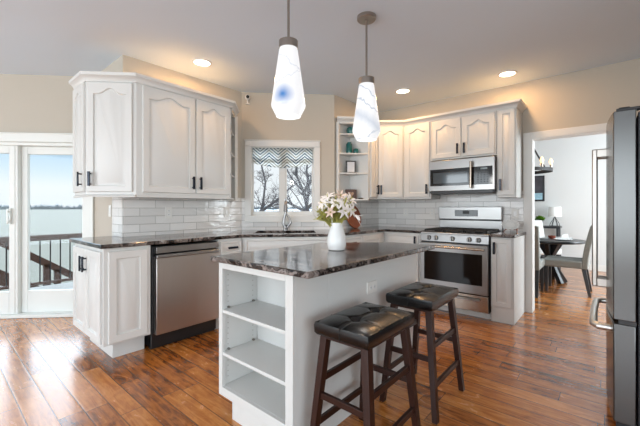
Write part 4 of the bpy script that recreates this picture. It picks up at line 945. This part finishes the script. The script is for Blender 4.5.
t = thing('picture_frame', 'small black-framed print on the third corner shelf', 'picture frame', (-2.575, 3.64, zS[1]), math.radians(42)); t.scale = (1.12, 1.12, 1.0)
MB().box(-0.058, 0.058, -0.008, 0.008, 0, 0.165).build('frame', M_black, t, 0.002); MB().box(-0.043, 0.043, -0.0095, -0.008, 0.016, 0.149).build('print', M_paper, t)
MB().box(-0.008, 0.008, 0.008, 0.04, 0.0, 0.09).build('easel_back', M_black, t)
t = thing('heart_box', 'brown wooden block with a tan heart on the lowest corner shelf', 'ornament', (-2.555, 3.615, zS[0]), math.radians(42)); t.scale = (1.18, 1.0, 1.2)
MB().box(-0.062, 0.062, -0.02, 0.02, 0, 0.105).build('block', M_dbox, t, 0.003)
hv = []; nh = 40
for y in (-0.0215, -0.0195):
    for k in range(nh):
        a = 2 * PI * k / nh; hv.append((0.0019 * 16 * math.sin(a) ** 3, y, 0.055 + 0.0019 * (13 * math.cos(a) - 5 * math.cos(2 * a) - 2 * math.cos(3 * a) - math.cos(4 * a))))
MB()._add(hv, [tuple(range(nh)), tuple(range(nh, 2 * nh))[::-1]] + [(k, k + nh, (k + 1) % nh + nh, (k + 1) % nh) for k in range(nh)]).build('heart', M_heart, t)
t = tag(MB().lathe([(0.03, 0), (0.034, 0.006), (0.03, 0.014), (0.012, 0.018)], seg=20).build('dark_dish', M_iron), 'small dark dish right of the heart block on the lowest corner shelf', 'dish'); t.location = (-2.455, 3.70, zS[0])

# ------------------------------------------------------------------ dining room beyond the doorway
def cr(px, d): X = (px - 320) / 337 * d; return camw(X, d)
tx, ty = -0.72, 6.63
t = thing('dining_table', 'round charcoal dining table with crossed legs, seen through the doorway', 'table', (tx, ty, 0))
MB().lathe([(0.001, 0.645), (0.43, 0.645), (0.465, 0.655), (0.47, 0.675), (0.465, 0.69), (0.001, 0.69)], seg=48, cap=False).build('tabletop', M_tblw, t)
for a in (20, 80, 140):
    c, s = math.cos(math.radians(a)), math.sin(math.radians(a))
    for q in (-1, 1): MB().bar((q * 0.21 * c, q * 0.21 * s, 0.0), (-q * 0.15 * c, -q * 0.15 * s, 0.645), 0.05, 0.07).build('leg', M_tblw, t, 0.003)
MB().lathe([(0.07, 0.34), (0.07, 0.42)], seg=20).build('hub', M_tblw, t)
def dchair(x, y, face, label, fab):
    # face: heading of the seat front
    t = thing('dining_chair', label, 'chair', (x, y, 0), face - PI / 2, 'upholstered dining chairs')
    MB().box(-0.23, 0.23, -0.22, 0.24, 0.36, 0.47).build('seat', fab, t, 0.025, 3)
    mb = MB(); n = 8; poly = [(-0.20 - 0.10 * (i / n) ** 1.6, 0.36 + 0.60 * i / n) for i in range(n + 1)]
    prof = poly + [(y_ - 0.07, z_) for y_, z_ in poly[::-1]]
    k = len(prof); vs = [(-0.225, a, b) for a, b in prof] + [(0.225, a, b) for a, b in prof]
    mb._add(vs, [tuple(range(k)), tuple(range(k, 2 * k))[::-1]] + [(i, (i + 1) % k, (i + 1) % k + k, i + k) for i in range(k)])
    bk = mb.build('backrest', fab, t, 0.012, 3)
    nb = MB()
    for s in (-1, 1):
        for (a, b) in poly[1:]: nb.ball((s * 0.2265, a - 0.02, b - 0.01), 0.005, 6, 4)
    nb.build('nailhead_trim', M_nickel, bk)
    for sx in (-1, 1):
        MB().beam((sx * 0.195, 0.20, 0), (sx * 0.195, 0.20, 0.37), 0.035, 0.035, 0.045, 0.045).build('leg', M_tblw, t, 0.002)
        MB().beam((sx * 0.195, -0.29, 0), (sx * 0.195, -0.225, 0.37), 0.035, 0.035, 0.045, 0.05).build('leg', M_tblw, t, 0.002)
dchair(-0.477, 6.05, PI, 'grey dining chair turned side-on, right of the round table', M_gray)
dchair(-0.92, 5.60, PI / 2, 'pale grey dining chair cut off by the doorway casing, nearest the kitchen', M_gray)
x, y = cr(541, 6.28); dchair(x, y, math.radians(40.5 - 90), 'light linen dining chair on the far side of the round table', M_lgray)
# table setting
zt = 0.6905
def P_(dr, dc): v = RV * dr + CV * dc; return (tx + v.x, ty + v.y, zt)
for k, (a, b, lb) in enumerate(((0.10, 0.16, 'white plate nearest the kitchen on the round dining table'), (0.28, -0.08, 'white plate at the right edge of the round dining table'), (-0.10, -0.12, 'white plate at the far left of the round dining table'))):
    o = tag(MB().lathe([(0.06, 0), (0.075, 0.004), (0.125, 0.016), (0.125, 0.019), (0.07, 0.008), (0.001, 0.007)], seg=32).build('dinner_plate', M_ceram), lb, 'plate', 'plates on the dining table'); o.location = P_(a, b)
o = thing('folded_napkin', 'white folded napkin standing on the right side of the dining table', 'napkin', P_(0.28, -0.08)[:2] + (zt + 0.018,), 0.6)
mb = MB(); mb._add([(-0.06, -0.03, 0), (0.06, -0.03, 0), (0.06, 0.03, 0), (-0.06, 0.03, 0), (-0.02, 0, 0.05), (0.07, 0, 0.065)], [(0, 1, 5, 4), (2, 3, 4, 5), (0, 4, 3), (1, 2, 5), (0, 3, 2, 1)]); mb.build('fold', M_lgray, o, 0.003)
o = tag(MB().lathe([(0.03, 0), (0.05, 0.02), (0.055, 0.05), (0.05, 0.05), (0.045, 0.022), (0.001, 0.01)], seg=24).build('small_bowl', mat('rust_glaze', s2l(128, 62, 46), 0.3)), 'small rust-red bowl on the dining table', 'bowl'); o.location = P_(0.10, -0.10)
# console with lamp and plant against the far wall
lx, ly = cr(545, 6.62)
ly = 8.10
cx_ = -1.06
t = thing('console_table', 'black console table against the far dining room wall', 'console', (cx_, 8.10, 0))
MB().box(-0.55, 0.36, -0.16, 0.16, 0.80, 0.84).build('tabletop', M_tblw, t, 0.003)
for a in (-0.51, 0.32):
    for b in (-0.13, 0.13): MB().box(a - 0.022, a + 0.022, b - 0.022, b + 0.022, 0, 0.80).build('leg', M_tblw, t, 0.002)
MB().box(-0.52, 0.33, -0.14, 0.14, 0.18, 0.21).build('shelf', M_tblw, t, 0.003)
lpx = -0.80
t = thing('table_lamp', 'white drum-shaded table lamp with open wire base on the console', 'lamp', (lpx, 8.10, 0.84))
MB().lathe([(0.115, 0.19), (0.108, 0.38), (0.106, 0.38), (0.113, 0.19)], seg=32, cap=False).build('lamp_shade', M_shadew, t)
wb = MB()
for k in range(6):
    a = k * PI / 3; c, s = math.cos(a), math.sin(a); wb.tube([(0.085 * c, 0.085 * s, 0.004), (0.07 * c, 0.07 * s, 0.06), (0.03 * c, 0.03 * s, 0.13), (0.008 * c, 0.008 * s, 0.18)], 0.005, 6)
wb.lathe([(0.09, 0), (0.09, 0.008), (0.08, 0.008), (0.08, 0)], seg=24, cap=False).build('wire_base', M_iron, t)
MB().tube([(0, 0, 0.17), (0, 0, 0.24)], 0.008).build('socket', M_iron, t)
t = thing('potted_plant', 'small bright green plant in a dark square pot on the console', 'plant', (-1.05, 8.06, 0.84))
MB().lathe([(0.05, 0), (0.062, 0.11), (0.056, 0.11), (0.05, 0.09), (0.001, 0.09)], seg=24).build('pot', M_black, t)
mb = MB()
for i in range(150):
    a = rnd.uniform(0, 2 * PI); e = rnd.uniform(0.2, 1.5); d = Vector((math.cos(a) * math.cos(e), math.sin(a) * math.cos(e), math.sin(e))); c = Vector((0, 0, 0.11)) + d * rnd.uniform(0.02, 0.08); c.z = 0.11 + (c.z - 0.11) * 0.7
    petal(mb, c, d, d.cross(Vector((0.2, 0.4, 0.9))), 0.05, 0.014, 0.2)
mb.build('foliage', M_leaf, t)
t = thing('framed_picture', 'dark framed wall print with pale blue lower half, in the dining room', 'picture', (-1.25, 8.298, 1.60))
MB().box(-0.26, 0.26, -0.03, 0, -0.26, 0.27).build('frame', M_dbox if False else M_tblw, t, 0.003)
MB().box(-0.225, 0.225, -0.032, -0.03, -0.225, 0.235).build('print', mat('dark_print', s2l(58, 56, 62), 0.5, noise=0.9, scale=9), t)
MB().box(-0.225, 0.225, -0.0335, -0.032, -0.225, -0.09).build('pale_band', mat('pale_blue_print', s2l(150, 186, 200), 0.5, noise=0.5, scale=14), t)
# chandelier
hx_, hy_ = cr(521, 5.25)
t = thing('ring_chandelier', 'black ring chandelier with glowing candle bulbs in the dining room', 'chandelier', (hx_, hy_, 1.77))
R_ = 0.40
MB().lathe([(R_ - 0.008, -0.025), (R_ + 0.008, -0.025), (R_ + 0.008, 0.025), (R_ - 0.008, 0.025), (R_ - 0.008, -0.025)], seg=48, cap=False).build('ring', M_iron, t)
for k in range(3):
    a = math.radians(40.5) + k * 2 * PI / 3; MB().bar((R_ * math.cos(a), R_ * math.sin(a), 0.01), (0.02 * math.cos(a), 0.02 * math.sin(a), 0.66), 0.024, 0.012).build('strut', M_iron, t)
MB().tube([(0, 0, 0.64), (0, 0, CEIL - 1.77)], 0.012).build('stem', M_iron, t)
MB().lathe([(0.06, CEIL - 1.77 - 0.03), (0.06, CEIL - 1.77 - 0.001)], seg=24).build('canopy', M_iron, t)
for k in range(8):
    a = math.radians(40.5) + k * 2 * PI / 8 + 0.2; c, s = R_ * 0.96 * math.cos(a), R_ * 0.96 * math.sin(a)
    cd = MB().lathe([(0.016, 0.02), (0.016, 0.08)], (c, s, 0), 12).build('candle', M_bronze, t)
    MB().lathe([(0.010, 0.08), (0.026, 0.115), (0.024, 0.14), (0.004, 0.175)], (c, s, 0), 12).build('bulb', M_bulb, cd)
